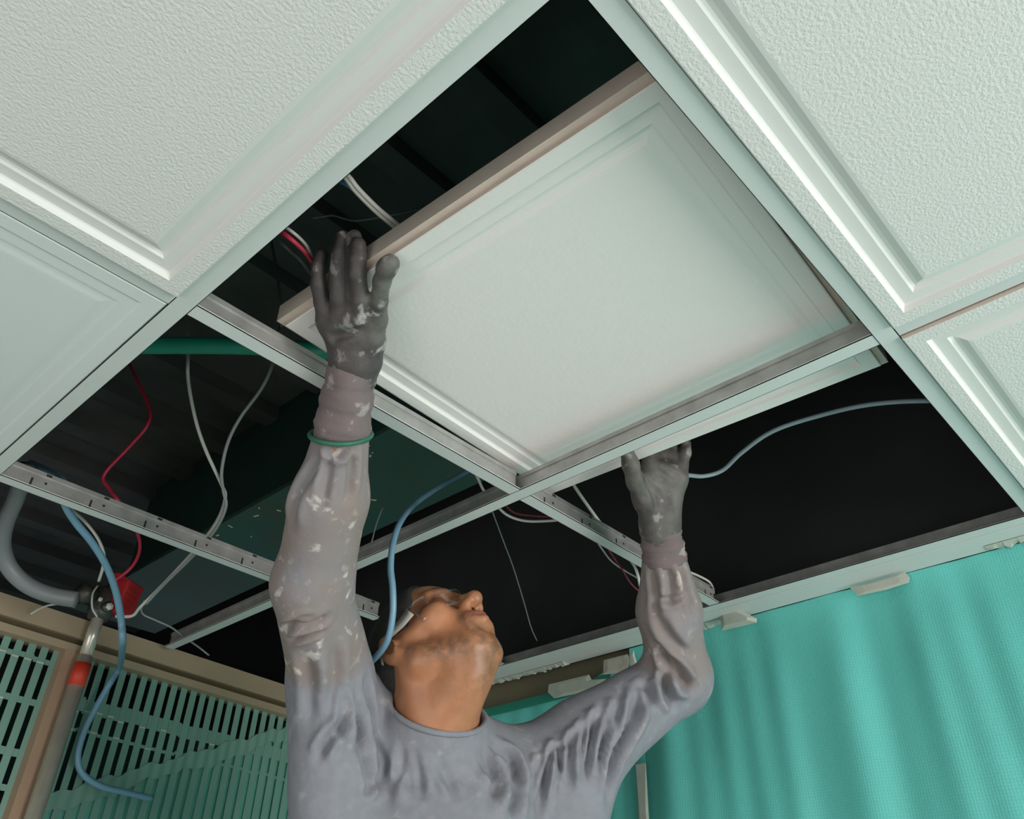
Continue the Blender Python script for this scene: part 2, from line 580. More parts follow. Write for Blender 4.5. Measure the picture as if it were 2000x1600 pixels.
tape_piece([(1.2720,-0.2503,2.3936), (1.2720,-0.2904,2.3928), (1.2720,-0.3569,2.3944), (1.2720,-0.3615,2.3828), (1.2720,-0.3582,2.3737), (1.2720,-0.3148,2.3716), (1.2720,-0.2610,2.3740)],
           'plain strip of pale tape hanging from the wall strip at right')
tape_piece([(1.2620,0.0299,2.4102), (1.2620,-0.0142,2.4102), (1.2620,-0.0373,2.3909), (1.2620,-0.0539,2.3779), (1.2620,-0.0514,2.3699), (1.2620,-0.0080,2.3706), (1.2620,0.0292,2.3719), (1.2620,0.0277,2.3905)],
           'crumpled pale tape clump hanging below the cross tee at the wall', bow=0.012)
tape_piece([(1.2760,0.5162,2.3578), (1.2760,0.3934,2.3566), (1.2760,0.3864,2.3433), (1.2760,0.3465,2.3378), (1.2760,0.3384,2.3257), (1.2760,0.3419,2.3159), (1.2760,0.4101,2.3195), (1.2760,0.5004,2.3220), (1.2760,0.5196,2.3401)],
           'wide pale green grey tape pieces holding the sheet above the left shoulder')
tape_piece([(1.2750,0.3478,2.3805), (1.2750,0.2805,2.3803), (1.2750,0.2747,2.3626), (1.2750,0.2876,2.3420), (1.2750,0.3511,2.3478)],
           'cream tape on the header beside the bent elbow', m='tape_cream')
tape_piece([(1.2680,0.2699,2.3773), (1.2680,0.2582,2.3818), (1.2680,0.2469,2.3319), (1.2680,0.2721,2.3302)],
           'narrow upright strip of white tape beside the bent elbow', m='tape')


def rippled_sheet(name, ys, z_top, z_bot, x, label, seed, amp=0.006, hem=None, mtx=None, m='sheet'):
    """hanging woven sheet with vertical ripples; ys=(y0,y1); thin solid"""
    r = np.random.RandomState(seed)
    y0, y1 = ys
    ny, nz = int(abs(y1 - y0) / 0.008), 36
    ph = r.uniform(0, 6.28, 8)
    fr = r.uniform(14, 120, 8)
    am = amp * np.array([0.5, 0.35, 0.3, 0.25, 0.2, 0.16, 0.12, 0.1]) * np.where(fr > 60, 0.55, 1.0)
    vs, fs = [], []
    for k in range(nz + 1):
        t = k / nz
        for i in range(ny + 1):
            yy = y0 + (y1 - y0) * i / ny
            zt = z_top(yy) if callable(z_top) else z_top
            zz = zt + (z_bot - zt) * t ** 1.6
            w = sum(a * math.sin(f * yy + p + 0.8 * math.sin(2.2 * zz + p)) for a, f, p in zip(am, fr, ph))
            w *= min(1.0, 0.25 + (zt - zz) * 5)
            vs.append((x + w, yy, zz))
    n = len(vs)
    vs += [(a + 0.0012, b_, c) for a, b_, c in vs]
    wd = ny + 1
    for k in range(nz):
        for i in range(ny):
            a = k * wd + i
            fs.append((a, a + 1, a + wd + 1, a + wd))
            fs.append((n + a, n + a + wd, n + a + wd + 1, n + a + 1))
    if mtx:
        vs = [mtx @ Vector(v) for v in vs]
    mb = MB().add(vs, fs, 0, True)
    return mb.build(name, m)


o = rippled_sheet('green_sheet', (-3.3, 0.285), H - 0.0015, 0.04, 1.289, '', 5, amp=0.007)
tag(o, 'large green woven plastic sheet hanging on the right wall', 'sheet', 'green protective sheets')
o = rippled_sheet('green_sheet', (0.262, 1.17), lambda y: H - 0.057 if y > 0.42 else H - 0.057 + (0.42 - y) * 0.33, 0.04, 1.296, '', 8, amp=0.006)
tag(o, 'green sheet between the neck and the bent elbow, hung from the wall header', 'sheet', 'green protective sheets')
# folded hem of that sheet
hm = MB()
pts = [(1.2885, 0.34, H - 0.045), (1.2885, 0.5, H - 0.057), (1.2885, 0.8, H - 0.058), (1.2885, 1.16, H - 0.058)]
vs, fs = [], []
for i, p in enumerate(spline(pts, 8)):
    vs += [(1.290, p.y, p.z + 0.001), (1.2872, p.y, p.z - 0.009), (1.2895, p.y, p.z - 0.021)]
k = len(vs) // 3
for i in range(k - 1):
    a = i * 3
    fs += [(a, a + 1, a + 4, a + 3), (a + 1, a + 2, a + 5, a + 4)]
hm.add(vs, fs, 0, True)
M['hem'] = mat('green_hem', (0.02, 0.24, 0.17), 0.5)
hm.build('hem', 'hem', o)
# pale tape strip closing the joint between the two sheets
tape_piece([(1.283, 0.257, H - 0.255), (1.283, 0.282, H - 0.255), (1.283, 0.290, H - 0.7), (1.283, 0.265, H - 0.7)],
           'long upright strip of pale tape between the two green sheets', m='tape', bow=0.002)

# ------------------------------------------------------------------ left partition: header, mullion, glazing with green film strips
hb_ = MB()
hb_.box((-2.3, 0.0, H - 0.031), (1.12, -0.05, H + 0.012), mtx=LM)
lh = hb_.build('trim_4', 'tan')
struct(lh)
MB().box((-2.3, -0.012, H - 0.0455), (1.12, -0.05, H - 0.031), mtx=LM).build('groove', 'tan_dark', lh)
MB().box((-2.3, 0.0, H - 0.062), (1.12, -0.05, H - 0.0455), mtx=LM).build('lower_rail', 'tan', lh)
mu = MB()
mu.box((0.166, 0.002, 0.0), (0.208, -0.045, H - 0.062), mtx=LM)
struct(mu.build('trim_5', 'brown'))
mu = MB()
mu.box((-0.62, 0.002, 0.0), (-0.578, -0.045, H - 0.062), mtx=LM).box((0.99, 0.002, 0.0), (1.09, -0.045, H - 0.062), mtx=LM)
struct(mu.build('trim_6', 'brown'))


def bay(name, u0, u1, label_strip, seed):
    gl = MB().box((u0, -0.041, 0.05), (u1, -0.044, H - 0.06), mtx=LM).build(name, 'glass')
    struct(gl)
    r = np.random.RandomState(seed)
    pitch = 0.0272
    n = int((u1 - u0) / pitch)
    sm = None
    for i in range(n + 1):
        uc = u0 + 0.006 + i * pitch
        if uc > u1 - 0.003:
            break
        hw = 0.0082 + r.uniform(-0.0006, 0.0006)
        mb = MB()
        mb.box((max(u0, uc - hw), -0.027, 0.1), (min(u1, uc + hw), -0.0285, H - 0.05), mtx=LM)
        s = mb.build('film_strip', 'film', gl)
    for (z0, z1, dz) in bands[name]:
        mb = MB()
        k = 16
        for q in range(k):
            a, b2 = u0 + (u1 - u0) * q / k, u0 + (u1 - u0) * (q + 1) / k
            j = r.uniform(-0.003, 0.003)
            mb.box((a, -0.0288, H + z0 + j), (b2, -0.0302, H + z1 + j), mtx=LM)
        mb.build('film_band', 'film', gl)
    # crinkled joint lines in a pale colour
    tp = MB()
    for (z0, z1, dz) in bands[name]:
        for q in range(n):
            uc = u0 + 0.006 + q * pitch
            if r.rand() < 0.6 and z0 > -0.33 + (uc - 0.25) * 0.455:
                zz = H + z0 + r.uniform(-0.004, 0.004)
                tp.box((uc - 0.008, -0.0255, zz), (uc + 0.007, -0.0268, zz + 0.0035), mtx=LM)
    t_ = tp.build('film_crease', 'tape', gl)
    t_['kind'] = 'stuff'
    return gl


bands = {'window_1': [(-0.171, -0.141, 0), (-0.212, -0.205, 0)], 'window_2': [(-0.095, -0.084, 0), (-0.185, -0.172, 0), (-0.285, -0.27, 0), (-0.345, -0.333, 0)]}
bay1 = bay('window_1', 0.208, 0.99, '', 1)
bay('window_2', -0.578, 0.166, '', 2)
# green sheet behind the film strips with a slanting upper edge, and the slanting film band along it
def slant(u):
    return -0.335 + (u - 0.25) * 0.455 + 0.004 * math.sin(u * 61) + 0.003 * math.sin(u * 140 + 2)


def slanted(drop, off0, nz, pw):
    vs, fs = [], []
    nu = 220
    for k in range(nz + 1):
        for i in range(nu + 1):
            u = 0.212 + (0.988 - 0.212) * i / nu
            zt = slant(u)
            z = zt + (drop(u, zt) - zt) * (k / nz) ** pw
            off = off0 + 0.0012 * math.sin(u * 231) + 0.001 * math.sin(u * 46 + z * 3)
            vs.append(LM @ Vector((u, off, H + z)))
    for k in range(nz):
        for i in range(nu):
            a = k * (nu + 1) + i
            fs.append((a, a + 1, a + nu + 2, a + nu + 1))
    return MB().add(vs, fs, 0, True)


M['sheet_film'] = mat('green_film_sheet', (0.15, 0.47, 0.385), 0.4, var=0.1, vscale=4)
o = slanted(lambda u, zt: -1.3, -0.0330, 14, 1.5).build('green_sheet', 'sheet_film')
tag(o, 'green sheet with slanting top edge behind the slotted film strips at left', 'sheet', 'green protective sheets')
slanted(lambda u, zt: zt - 0.038 - 0.006 * math.sin(u * 23), -0.0240, 4, 1.0).build('film_band', 'film', bay1)
# dark room behind the glazing
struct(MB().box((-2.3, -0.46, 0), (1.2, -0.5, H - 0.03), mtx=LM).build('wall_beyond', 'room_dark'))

# ------------------------------------------------------------------ in the void above
bm_ = MB()
z0 = H + 0.30
bm_.box((0.605, 0.33, z0), (0.885, 1.9, z0 + 0.012))
beam = bm_.build('steel_beam', 'beam')
tag(beam, 'dark green painted steel beam with plaster flecks above the open grid', 'beam')
MB().box((0.739, 0.33, z0 + 0.012), (0.751, 1.9, SLAB)).build('web', 'beam', beam)
fl = MB()
r = np.random.RandomState(5)
for k in range(34):
    yy = r.uniform(0.45, 1.2)
    xx = 0.605 + abs(r.normal(0, 0.02)) if r.rand() < 0.6 else r.uniform(0.61, 0.87)
    a = r.uniform(0, 3.14)
    L_, W_ = r.uniform(0.002, 0.009), r.uniform(0.0006, 0.0022)
    fl.box((-L_, -W_, -0.0012), (L_, W_, 0), mtx=Matrix.Translation((xx + 0.004, yy, z0)) @ Matrix.Rotation(a, 4, 'Z'))
f_ = fl.build('plaster_fleck', 'fleck', beam)
f_['kind'] = 'stuff'
f_['label'] = 'white plaster flecks'

o = MB().tube(spline([(0.0635,0.5180,2.6620), (0.1195,0.4482,2.6600), (0.2300,0.3188,2.6570), (0.3198,0.2316,2.6550), (0.4075,0.1408,2.6520)], 6), 0.0155, 14).build('teal_pipe', 'teal_pipe')
tag(o, 'teal green plastic pipe crossing the dark opening at left', 'pipe')

# ---- wires
GW = 'loose wires above the ceiling'
wire('electric_wire', [(0.2266,0.9857,3.0000), (0.2111,0.8129,2.8500), (0.2446,0.7356,2.7300), (0.2492,0.7205,2.6800), (0.2414,0.7535,2.6400), (0.2257,0.7988,2.5800), (0.2420,0.7886,2.5500), (0.2662,0.7709,2.5200),
                       (0.3466,0.8600,2.5187), (0.3893,0.9300,2.5114), (0.4024,0.9850,2.4937), (0.3833,1.0050,2.4614)], 0.0036, 'wire_red',
     'long red wire looping down to the red box on the pole', 'wire', GW)
wire('electric_cable', [(0.2554,0.7360,3.0200), (0.2212,0.5489,2.7600), (0.2386,0.5489,2.7000), (0.2811,0.5678,2.6400), (0.3265,0.5891,2.6000), (0.3855,0.6133,2.5600), (0.4092,0.6305,2.5450), (0.4330,0.6864,2.5300), (0.4510,0.7621,2.5150),
                        (0.4665,0.8600,2.5010), (0.4657,0.9500,2.4628), (0.4547,1.0000,2.4248), (0.4538,1.0300,2.4108), (0.4240,1.0450,2.4044)], 0.0036, 'wire_white',
     'pale cable hanging straight from the teal pipe then down to the pole', 'cable', GW)
wire('electric_cable', [(0.3726,0.5029,2.9000), (0.3474,0.4411,2.7600), (0.3452,0.4567,2.7000), (0.3410,0.5073,2.6500), (0.3469,0.5467,2.6100), (0.3669,0.5850,2.5700), (0.3947,0.6166,2.5500), (0.4181,0.6370,2.5300), (0.4403,0.7057,2.5100),
                        (0.4631,0.8300,2.4954), (0.4636,0.9300,2.4625), (0.4601,0.9900,2.4298)], 0.0034, 'wire_grey',
     'grey cable curving from the forearm side and twisting round the pale cable', 'cable', GW)
wire('blue_hose', [(0.7703,0.2389,2.6500), (0.7189,0.2663,2.6000), (0.6555,0.2610,2.5400), (0.5900,0.2529,2.4700), (0.4988,0.1721,2.3708), (0.4719,0.1513,2.3149), (0.4688,0.1468,2.2707), (0.4737,0.1421,2.2359), (0.4847,0.1493,2.2006),
                   (0.4963,0.1696,2.1692), (0.5113,0.2115,2.1566), (0.5337,0.2675,2.1574), (0.5842,0.3643,2.1678), (0.6388,0.4552,2.1625), (0.7036,0.5405,2.1176), (0.8613,0.7083,1.9334), (1.1330,1.0026,1.6836)],
     0.0052, 'hose', 'blue hose hanging in front of the ear and behind the shoulder', 'hose', 'blue hoses')
wire('blue_hose', [(0.1167,0.9057,2.6000), (0.1160,0.7140,2.5000), (0.1131,0.6119,2.4350), (0.1275,0.6280,2.4130), (0.1651,0.6671,2.4061), (0.2153,0.6988,2.3934), (0.2604,0.7257,2.3732), (0.3047,0.7607,2.3460), (0.3451,0.7951,2.3063), (0.3697,0.8206,2.2739),
                   (0.4861,1.0963,2.3197), (0.4831,1.1161,2.2843), (0.4745,1.1255,2.2375), (0.4661,1.1298,2.1860), (0.4676,1.1299,2.1344), (0.4875,1.1315,2.1027), (0.5334,1.1353,2.0855), (0.5939,1.1402,2.0822), (0.6590,1.1455,2.0802)],
     0.0068, 'hose', 'blue hose looping down across the pole at left', 'hose', 'blue hoses')
wire('electric_wire', [(0.1585,0.7799,2.5000), (0.1635,0.7175,2.4500), (0.2188,0.7933,2.4709), (0.2559,0.8069,2.4545), (0.2821,0.8194,2.4330), (0.2957,0.8409,2.4157), (0.3091,0.8774,2.4013)], 0.003, 'wire_white',
     'short white wire curving onto the red box at left', 'wire', GW)
cd = wire('grey_conduit', [(0.0902,0.8160,2.5454), (0.1089,0.8737,2.5053), (0.1211,0.9276,2.4754), (0.1411,0.9715,2.4472), (0.1739,0.9939,2.4182), (0.2156,0.9923,2.3945), (0.2599,0.9758,2.3826), (0.3026,0.9452,2.3771)], 0.0165, 'conduit',
          'thick grey flexible conduit bending into the pole clamp', 'conduit', None, None, 7, 14)
wire('electric_wire', [(0.2729,1.0990,2.3766), (0.2852,1.0949,2.3919), (0.3027,1.0964,2.4058), (0.3325,1.0988,2.4193)], 0.0022, 'wire_white',
     'thin white wire on top of the tan header at left', 'wire', GW)
wire('electric_wire', [(0.4593,1.0000,2.4418), (0.4655,1.0200,2.4274), (0.4787,1.0300,2.4208), (0.5031,1.0300,2.4174), (0.5488,1.0300,2.4116), (0.5984,1.0600,2.4098), (0.6540,1.1000,2.4133), (0.6993,1.1200,2.4072)], 0.0022, 'wire_grey',
     'thin grey wire over the lower left of the dark opening', 'wire', GW)
for k, (dx, lab) in enumerate(((0, 'upper of the twin white cables above the lifted tile edge'), (9, 'lower of the twin white cables above the lifted tile edge'))):
    wire('electric_cable', [(0.0427,-0.1566,2.6000), (0.0486,-0.1921,2.5500), (0.0653,-0.2068,2.5250), (0.0816,-0.2063,2.5180), (0.1135,-0.2051,2.5120), (0.1479,-0.2034,2.5120), (0.2157,-0.1973,2.5150)] if k == 0 else
         [(0.0392,-0.1527,2.6000), (0.0475,-0.1875,2.5500), (0.0643,-0.2023,2.5250), (0.0811,-0.2011,2.5180), (0.1140,-0.1997,2.5120), (0.1490,-0.1972,2.5120), (0.2159,-0.1893,2.5150)], 0.0031, 'wire_white', lab, 'cable', GW)
wire('electric_wire', [(0.0520,-0.1648,2.5600), (0.0668,-0.1860,2.5350), (0.0832,-0.1920,2.5300), (0.1097,-0.1909,2.5300)], 0.0026, 'wire_blue', 'blue wire beside the twin white cables', 'wire', GW)
wire('electric_wire', [(0.0493,-0.0472,2.5600), (0.0610,-0.0924,2.5150), (0.0826,-0.0940,2.5100), (0.0969,-0.0908,2.5050), (0.1193,-0.0758,2.5000), (0.1744,-0.0280,2.5000)], 0.0022, 'wire_white', 'white wire ending behind the little finger', 'wire', GW)
wire('electric_wire', [(0.0493,-0.0378,2.5600), (0.0595,-0.0861,2.5100), (0.0774,-0.0931,2.5000), (0.0967,-0.0917,2.4950), (0.1191,-0.0791,2.4930), (0.1697,-0.0308,2.4950)], 0.0030, 'wire_red', 'red wire ending behind the little finger', 'wire', GW)
wire('electric_wire', [(0.0883,0.0487,2.6400), (0.0893,-0.0147,2.5700), (0.1044,-0.0290,2.5500), (0.1218,-0.0332,2.5400), (0.1786,-0.0151,2.5300)], 0.0022, 'wire_dark', 'dark wire below the red wire by the little finger', 'wire', GW)
wire('electric_wire', [(0.2633,0.4829,3.1750), (0.2653,0.4455,3.0900), (0.2651,0.4039,3.0000), (0.2805,0.3823,2.9200), (0.2969,0.3701,2.8400), (0.3215,0.3880,2.8000)], 0.0034, 'wire_dark', 'dark cord hanging above the left tile corner', 'wire', GW)
wire('electric_wire', [(0.2565,0.2390,2.9500), (0.2642,0.1810,2.9200), (0.2750,0.1535,2.9000), (0.2812,0.1271,2.8800), (0.2865,0.0890,2.8600), (0.2897,0.0500,2.8400), (0.3433,0.0490,2.9000), (0.5047,0.1998,3.1750)], 0.0018, 'wire_grey', 'thin pale string above the fingertips', 'wire', GW)
wire('electric_wire', [(0.5701,0.1161,2.5200), (0.6071,0.1123,2.4850), (0.6396,0.1229,2.4700), (0.6870,0.1321,2.4600), (0.7179,0.1326,2.4550), (0.7449,0.1139,2.4500), (0.7666,0.0707,2.4450), (0.7783,0.0418,2.4450)], 0.0026, 'wire_white',
     'white wire sagging below the middle crossing', 'wire', GW)
wire('electric_wire', [(0.7034,0.1339,2.4750), (0.7315,0.1352,2.4700), (0.7595,0.1207,2.4700), (0.7802,0.0882,2.4650), (0.7868,0.0569,2.4600)], 0.0020, 'wire_maroon', 'short red wire below the middle crossing', 'wire', GW)
wire('electric_cable', [(0.7040,0.0107,2.5300), (0.7770,0.0270,2.5050), (0.8218,0.0321,2.4850), (0.8858,0.0405,2.4620), (0.9359,0.0430,2.4420), (0.9806,0.0443,2.4220), (1.0161,0.0576,2.3920), (1.0352,0.0614,2.3780), (1.0694,0.0891,2.3780), (1.0980,0.1239,2.3860)], 0.0032, 'wire_white',
     'white cable dropping from the lifted tile to the wall', 'cable', GW)
wire('electric_wire', [(0.9201,0.0937,2.5000), (1.0016,0.1088,2.4700), (1.0154,0.0990,2.4450), (1.0386,0.0983,2.4250), (1.0545,0.0919,2.4120), (1.0710,0.0830,2.4040)], 0.0017, 'wire_maroon', 'thin red wire beside the far forearm', 'wire', GW)
wire('electric_wire', [(0.9531,0.1318,2.5200), (0.9921,0.1292,2.4900), (1.0256,0.1305,2.4750), (1.0552,0.1181,2.4600), (1.0818,0.1070,2.4500), (1.1250,0.1008,2.4400)], 0.0018, 'wire_grey', 'thin grey wire beside the far forearm', 'wire', GW)
wire('electric_cable', [(0.7804,-0.1355,2.4700), (0.8526,-0.1608,2.4900), (0.8922,-0.1759,2.5000), (0.9108,-0.2046,2.5100), (0.8957,-0.2538,2.5200), (0.8857,-0.3196,2.5300), (0.9014,-0.3961,2.5350), (0.9182,-0.4748,2.5300), (0.9545,-0.5523,2.5200), (1.0072,-0.6404,2.5000)], 0.0040, 'wire_cable',
     'bluish grey cable running from the far glove to the right tee', 'cable', GW)
wire('hanger_wire', [(0.7697,0.2293,2.5200), (0.8873,0.3070,2.5200), (0.9822,0.3674,2.5150), (1.1027,0.4463,2.5000), (1.1952,0.5038,2.4750), (1.2247,0.5096,2.4500)], 0.0014, 'wire_grey', 'thin hanger wire in the dark opening right of the face', 'wire')
wire('electric_wire', [(1.1328,0.0218,2.4600), (1.1606,0.0106,2.4550), (1.1883,0.0040,2.4500), (1.2105,0.0085,2.4450), (1.2206,0.0135,2.4360)], 0.0026, 'wire_white', 'white wire loop standing at the wall corner right of the far sleeve', 'wire', GW)
wire('hanger_wire', [(0.6585,0.4391,2.5600), (0.6311,0.4169,2.5000), (0.6149,0.4017,2.4550), (0.6125,0.4030,2.4360)], 0.0014, 'wire_grey', 'thin hanger wire beside the near sleeve', 'wire')

# ------------------------------------------------------------------ steel pole with clamp head, red box
pb = LO + LU * 0.200 + LN * 0.030
pole = empty('steel_pole', (pb.x, pb.y, 0.0), 'steel pole with red band and clamp head standing at the brown mullion', 'pole')
MB().tube([(pb.x, pb.y, 0.02), (pb.x, pb.y, H - 0.075)], 0.0165, 20).build('tube', 'chrome', pole)
MB().tube([(pb.x, pb.y, H - 0.072), (pb.x, pb.y, H + 0.03)], 0.0135, 16).build('inner_tube', 'chrome', pole)
o = MB().tube([(pb.x, pb.y, H - 0.139), (pb.x, pb.y, H - 0.090)], 0.0174, 20).build('tape_band', 'red', pole)
o['label'] = 'red tape band'
MB().box((pb.x - 0.06, pb.y - 0.06, 0.0), (pb.x + 0.06, pb.y + 0.06, 0.02)).build('foot_plate', 'plank', pole)
hc = Vector((pb.x, pb.y, H + 0.045))
head = MB()
head.tube([hc + Vector((0, 0, -0.035)), hc + Vector((0, 0, -0.02)), hc + Vector((0, 0, 0.03)), hc + Vector((0, 0, 0.036))], [0.021, 0.027, 0.027, 0.018], 18)
head.tube([hc + Vector((-0.02, 0, 0.008)), hc + Vector((-0.045, -0.004, 0.010)), hc + Vector((-0.062, -0.006, 0.012))], [0.019, 0.021, 0.0215], 16)
head.tube([hc + Vector((0.0, -0.024, -0.012)), hc + Vector((0.002, -0.038, -0.014))], 0.012, 14)
head.build('clamp_head', 'iron', pole)
bt = MB()
bt.tube([hc + Vector((0.002, -0.038, -0.014)), hc + Vector((0.0022, -0.043, -0.0145))], 0.0085, 6)
bt.tube([hc + Vector((-0.016, -0.022, 0.0)), hc + Vector((-0.018, -0.030, 0.0))], 0.005, 6)
bt.build('clamp_bolt', 'white_metal', pole)
MB().tube(spline([hc + Vector((-0.03, -0.02, 0.03)), hc + Vector((-0.038, -0.03, 0.005)), hc + Vector((-0.030, -0.032, -0.025)), hc + Vector((-0.012, -0.028, -0.04))], 6), 0.0022, 8).build('wire_bail', 'wire_white', pole)
# red box
rbm = Matrix.Translation(hc + Vector((0.034, -0.016, 0.024))) @ Matrix.Rotation(0.5, 4, 'Z') @ Matrix.Rotation(0.15, 4, 'X') @ Matrix.Scale(1.22, 4)
rbx = MB().box((-0.022, -0.018, -0.034), (0.024, 0.018, 0.03), mtx=rbm).build('junction_box', 'red_box')
md = rbx.modifiers.new('b', 'BEVEL')
md.width = 0.004
md.segments = 2
tag(rbx, 'red plastic box fixed beside the clamp head of the pole', 'junction box')
MB().box((-0.044, -0.012, 0.022), (-0.018, 0.010, 0.030), mtx=rbm).build('lid_tab', 'red_box', rbx)
gr = MB()
for k in range(4):
    gr.box((-0.016, -0.0195, -0.022 + 0.010 * k), (0.010, -0.0178, -0.018 + 0.010 * k), mtx=rbm)
gr.build('rib', 'red_box', rbx)


# ------------------------------------------------------------------ signed-distance modelling for the figure
class Field:
    def __init__(s, xs, ys, zs):
        s.ax = [np.asarray(a, np.float32) for a in (xs, ys, zs)]
        s.f = np.full([len(a) for a in s.ax], 0.5, np.float32)

    def _blk(s, lo, hi):
        sl, gr = [], []
        for a, l, h in zip(s.ax, lo, hi):
            i0, i1 = np.searchsorted(a, l), np.searchsorted(a, h)
            i0, i1 = max(0, i0 - 1), min(len(a), i1 + 1)
            sl.append(slice(i0, i1))
            gr.append(a[i0:i1])
        if min(len(g) for g in gr) == 0:
            return None, None
        X, Y, Z = np.meshgrid(*gr, indexing='ij', sparse=True)
        return tuple(sl), (X, Y, Z)

    def _mix(s, sl, d, k, sub):
        a = s.f[sl]
        if sub:
            h = np.maximum(k - np.abs(a + d), 0) / k
            s.f[sl] = np.maximum(a, -d) + h * h * k * 0.25
        else:
            h = np.maximum(k - np.abs(a - d), 0) / k
            s.f[sl] = np.minimum(a, d) - h * h * k * 0.25

    def cone(s, a, b, ra, rb, k=0.01, sub=False, flat=None, sq=None):
        """tapered capsule; flat='a'/'b' cuts that end square; sq=(axis, factor) flattens the section along an axis"""
        a, b = np.array(a, float), np.array(b, float)
        m = max(ra, rb) * 1.3 + k + 0.012
        sl, g = s._blk(np.minimum(a, b) - m, np.maximum(a, b) + m)
        if sl is None:
            return s
        ab = b - a
        L = float(np.linalg.norm(ab))
        u = ab / max(L, 1e-6)
        P = [g[i] - np.float32(a[i]) for i in range(3)]
        t = P[0] * u[0] + P[1] * u[1] + P[2] * u[2]
        h = np.clip(t / max(L, 1e-6), 0, 1)
        q = [P[i] - h * np.float32(ab[i]) for i in range(3)]
        d2 = q[0] ** 2 + q[1] ** 2 + q[2] ** 2
        if sq is not None:
            v, fct = np.array(sq[0], float), sq[1]
            v = v - u * v.dot(u)
            v /= np.linalg.norm(v)
            c = q[0] * v[0] + q[1] * v[1] + q[2] * v[2]
            d2 = d2 + c * c * (1.0 / fct ** 2 - 1.0)
        d = np.sqrt(d2) - (ra + h * (rb - ra))
        if flat == 'b':
            d = np.maximum(d, t - L)
        if flat == 'a':
            d = np.maximum(d, -t)
        s._mix(sl, d.astype(np.float32), k, sub)
        return s

    def ell(s, c, r, rot=None, k=0.01, sub=False):
        c = np.array(c, float)
        r = np.array(r, float)
        m = max(r) * 1.05 + k + 0.01
        sl, g = s._blk(c - m, c + m)
        if sl is None:
            return s
        P = [g[i] - np.float32(c[i]) for i in range(3)]
        if rot is not None:
            rot = np.array(rot)
            P = [P[0] * rot[0, i] + P[1] * rot[1, i] + P[2] * rot[2, i] for i in range(3)]
        k0 = np.sqrt((P[0] / r[0]) ** 2 + (P[1] / r[1]) ** 2 + (P[2] / r[2]) ** 2)
        k1 = np.sqrt((P[0] / r[0] ** 2) ** 2 + (P[1] / r[1] ** 2) ** 2 + (P[2] / r[2] ** 2) ** 2)
        d = k0 * (k0 - 1.0) / np.maximum(k1, 1e-6)
        s._mix(sl, d.astype(np.float32), k, sub)
        return s

    def half(s, p, n, k=0.004):
        """keep only the side of the plane the normal points away from"""
        n = np.array(n, float)
        n /= np.linalg.norm(n)
        X, Y, Z = np.meshgrid(*s.ax, indexing='ij', sparse=True)
        d = ((X - p[0]) * n[0] + (Y - p[1]) * n[1] + (Z - p[2]) * n[2]).astype(np.float32)
        s.f = np.maximum(s.f, d)
        return s

    def mesh(s, smooth=2):
        f = s.f
        sg = f < 0
        n = f.shape
        c = np.zeros([q - 1 for q in n], np.int8)
        for dx in (0, 1):
            for dy in (0, 1):
                for dz in (0, 1):
                    c += sg[dx:n[0] - 1 + dx, dy:n[1] - 1 + dy, dz:n[2] - 1 + dz]
        act = np.argwhere((c > 0) & (c < 8))
        idx = np.full(c.shape, -1, np.int32)
        idx[tuple(act.T)] = np.arange(len(act))
        pos = np.zeros((len(act), 3))
        cnt = np.zeros(len(act))
        corners = [(x, y, z) for x in (0, 1) for y in (0, 1) for z in (0, 1)]
        for a in corners:
            for ax in range(3):
                if a[ax] == 0:
                    b = list(a)
                    b[ax] = 1
                    fa = f[tuple((act + a).T)]
                    fb = f[tuple((act + b).T)]
                    m = (fa < 0) != (fb < 0)
                    t = np.where(m, fa / np.where(m, fa - fb, 1), 0)
                    p = np.array(a, float)[None, :].repeat(len(act), 0)
                    p[:, ax] = t
                    pos[m] += p[m]
                    cnt[m] += 1
        pos = pos / cnt[:, None] + act
        V = np.stack([np.interp(pos[:, i], np.arange(n[i]), s.ax[i]) for i in range(3)], 1)
        Q = []
        for ax in range(3):
            o1, o2 = [(1, 2), (2, 0), (0, 1)][ax]
            sl0 = [slice(1, q - 1) for q in n]
            sl1 = list(sl0)
            sl0[ax] = slice(0, n[ax] - 1)
            sl1[ax] = slice(1, n[ax])
            s0, s1 = sg[tuple(sl0)], sg[tuple(sl1)]
            e = np.argwhere(s0 != s1)
            if not len(e):
                continue
            flip = s1[tuple(e.T)]
            base = e.copy()
            for k in range(3):
                if k != ax:
                    base[:, k] += 1
            qs = []
            for d1, d2 in ((0, 0), (1, 0), (1, 1), (0, 1)):
                cc = base.copy()
                cc[:, o1] -= d1
                cc[:, o2] -= d2
                qs.append(idx[tuple(cc.T)])
            q = np.stack(qs, 1)
            q[flip] = q[flip][:, ::-1]
            Q.append(q)
        Q = np.concatenate(Q)
        Q = Q[(Q >= 0).all(1)]
        for _ in range(smooth):
            V = relax(V, Q, 0.5)
        return V, Q


def relax(V, Q, w):
    acc = np.zeros_like(V)
    cnt = np.zeros(len(V))
    for a, b in ((0, 1), (1, 2), (2, 3), (3, 0)):
        np.add.at(acc, Q[:, a], V[Q[:, b]])
        np.add.at(acc, Q[:, b], V[Q[:, a]])
        np.add.at(cnt, Q[:, a], 1)
        np.add.at(cnt, Q[:, b], 1)
    return V * (1 - w) + w * acc / np.maximum(cnt, 1)[:, None]


def vnormals(V, Q):
    fn = np.cross(V[Q[:, 2]] - V[Q[:, 0]], V[Q[:, 3]] - V[Q[:, 1]])
    N = np.zeros_like(V)
    for k in range(4):
        np.add.at(N, Q[:, k], fn)
    return N / np.maximum(np.linalg.norm(N, axis=1), 1e-12)[:, None]


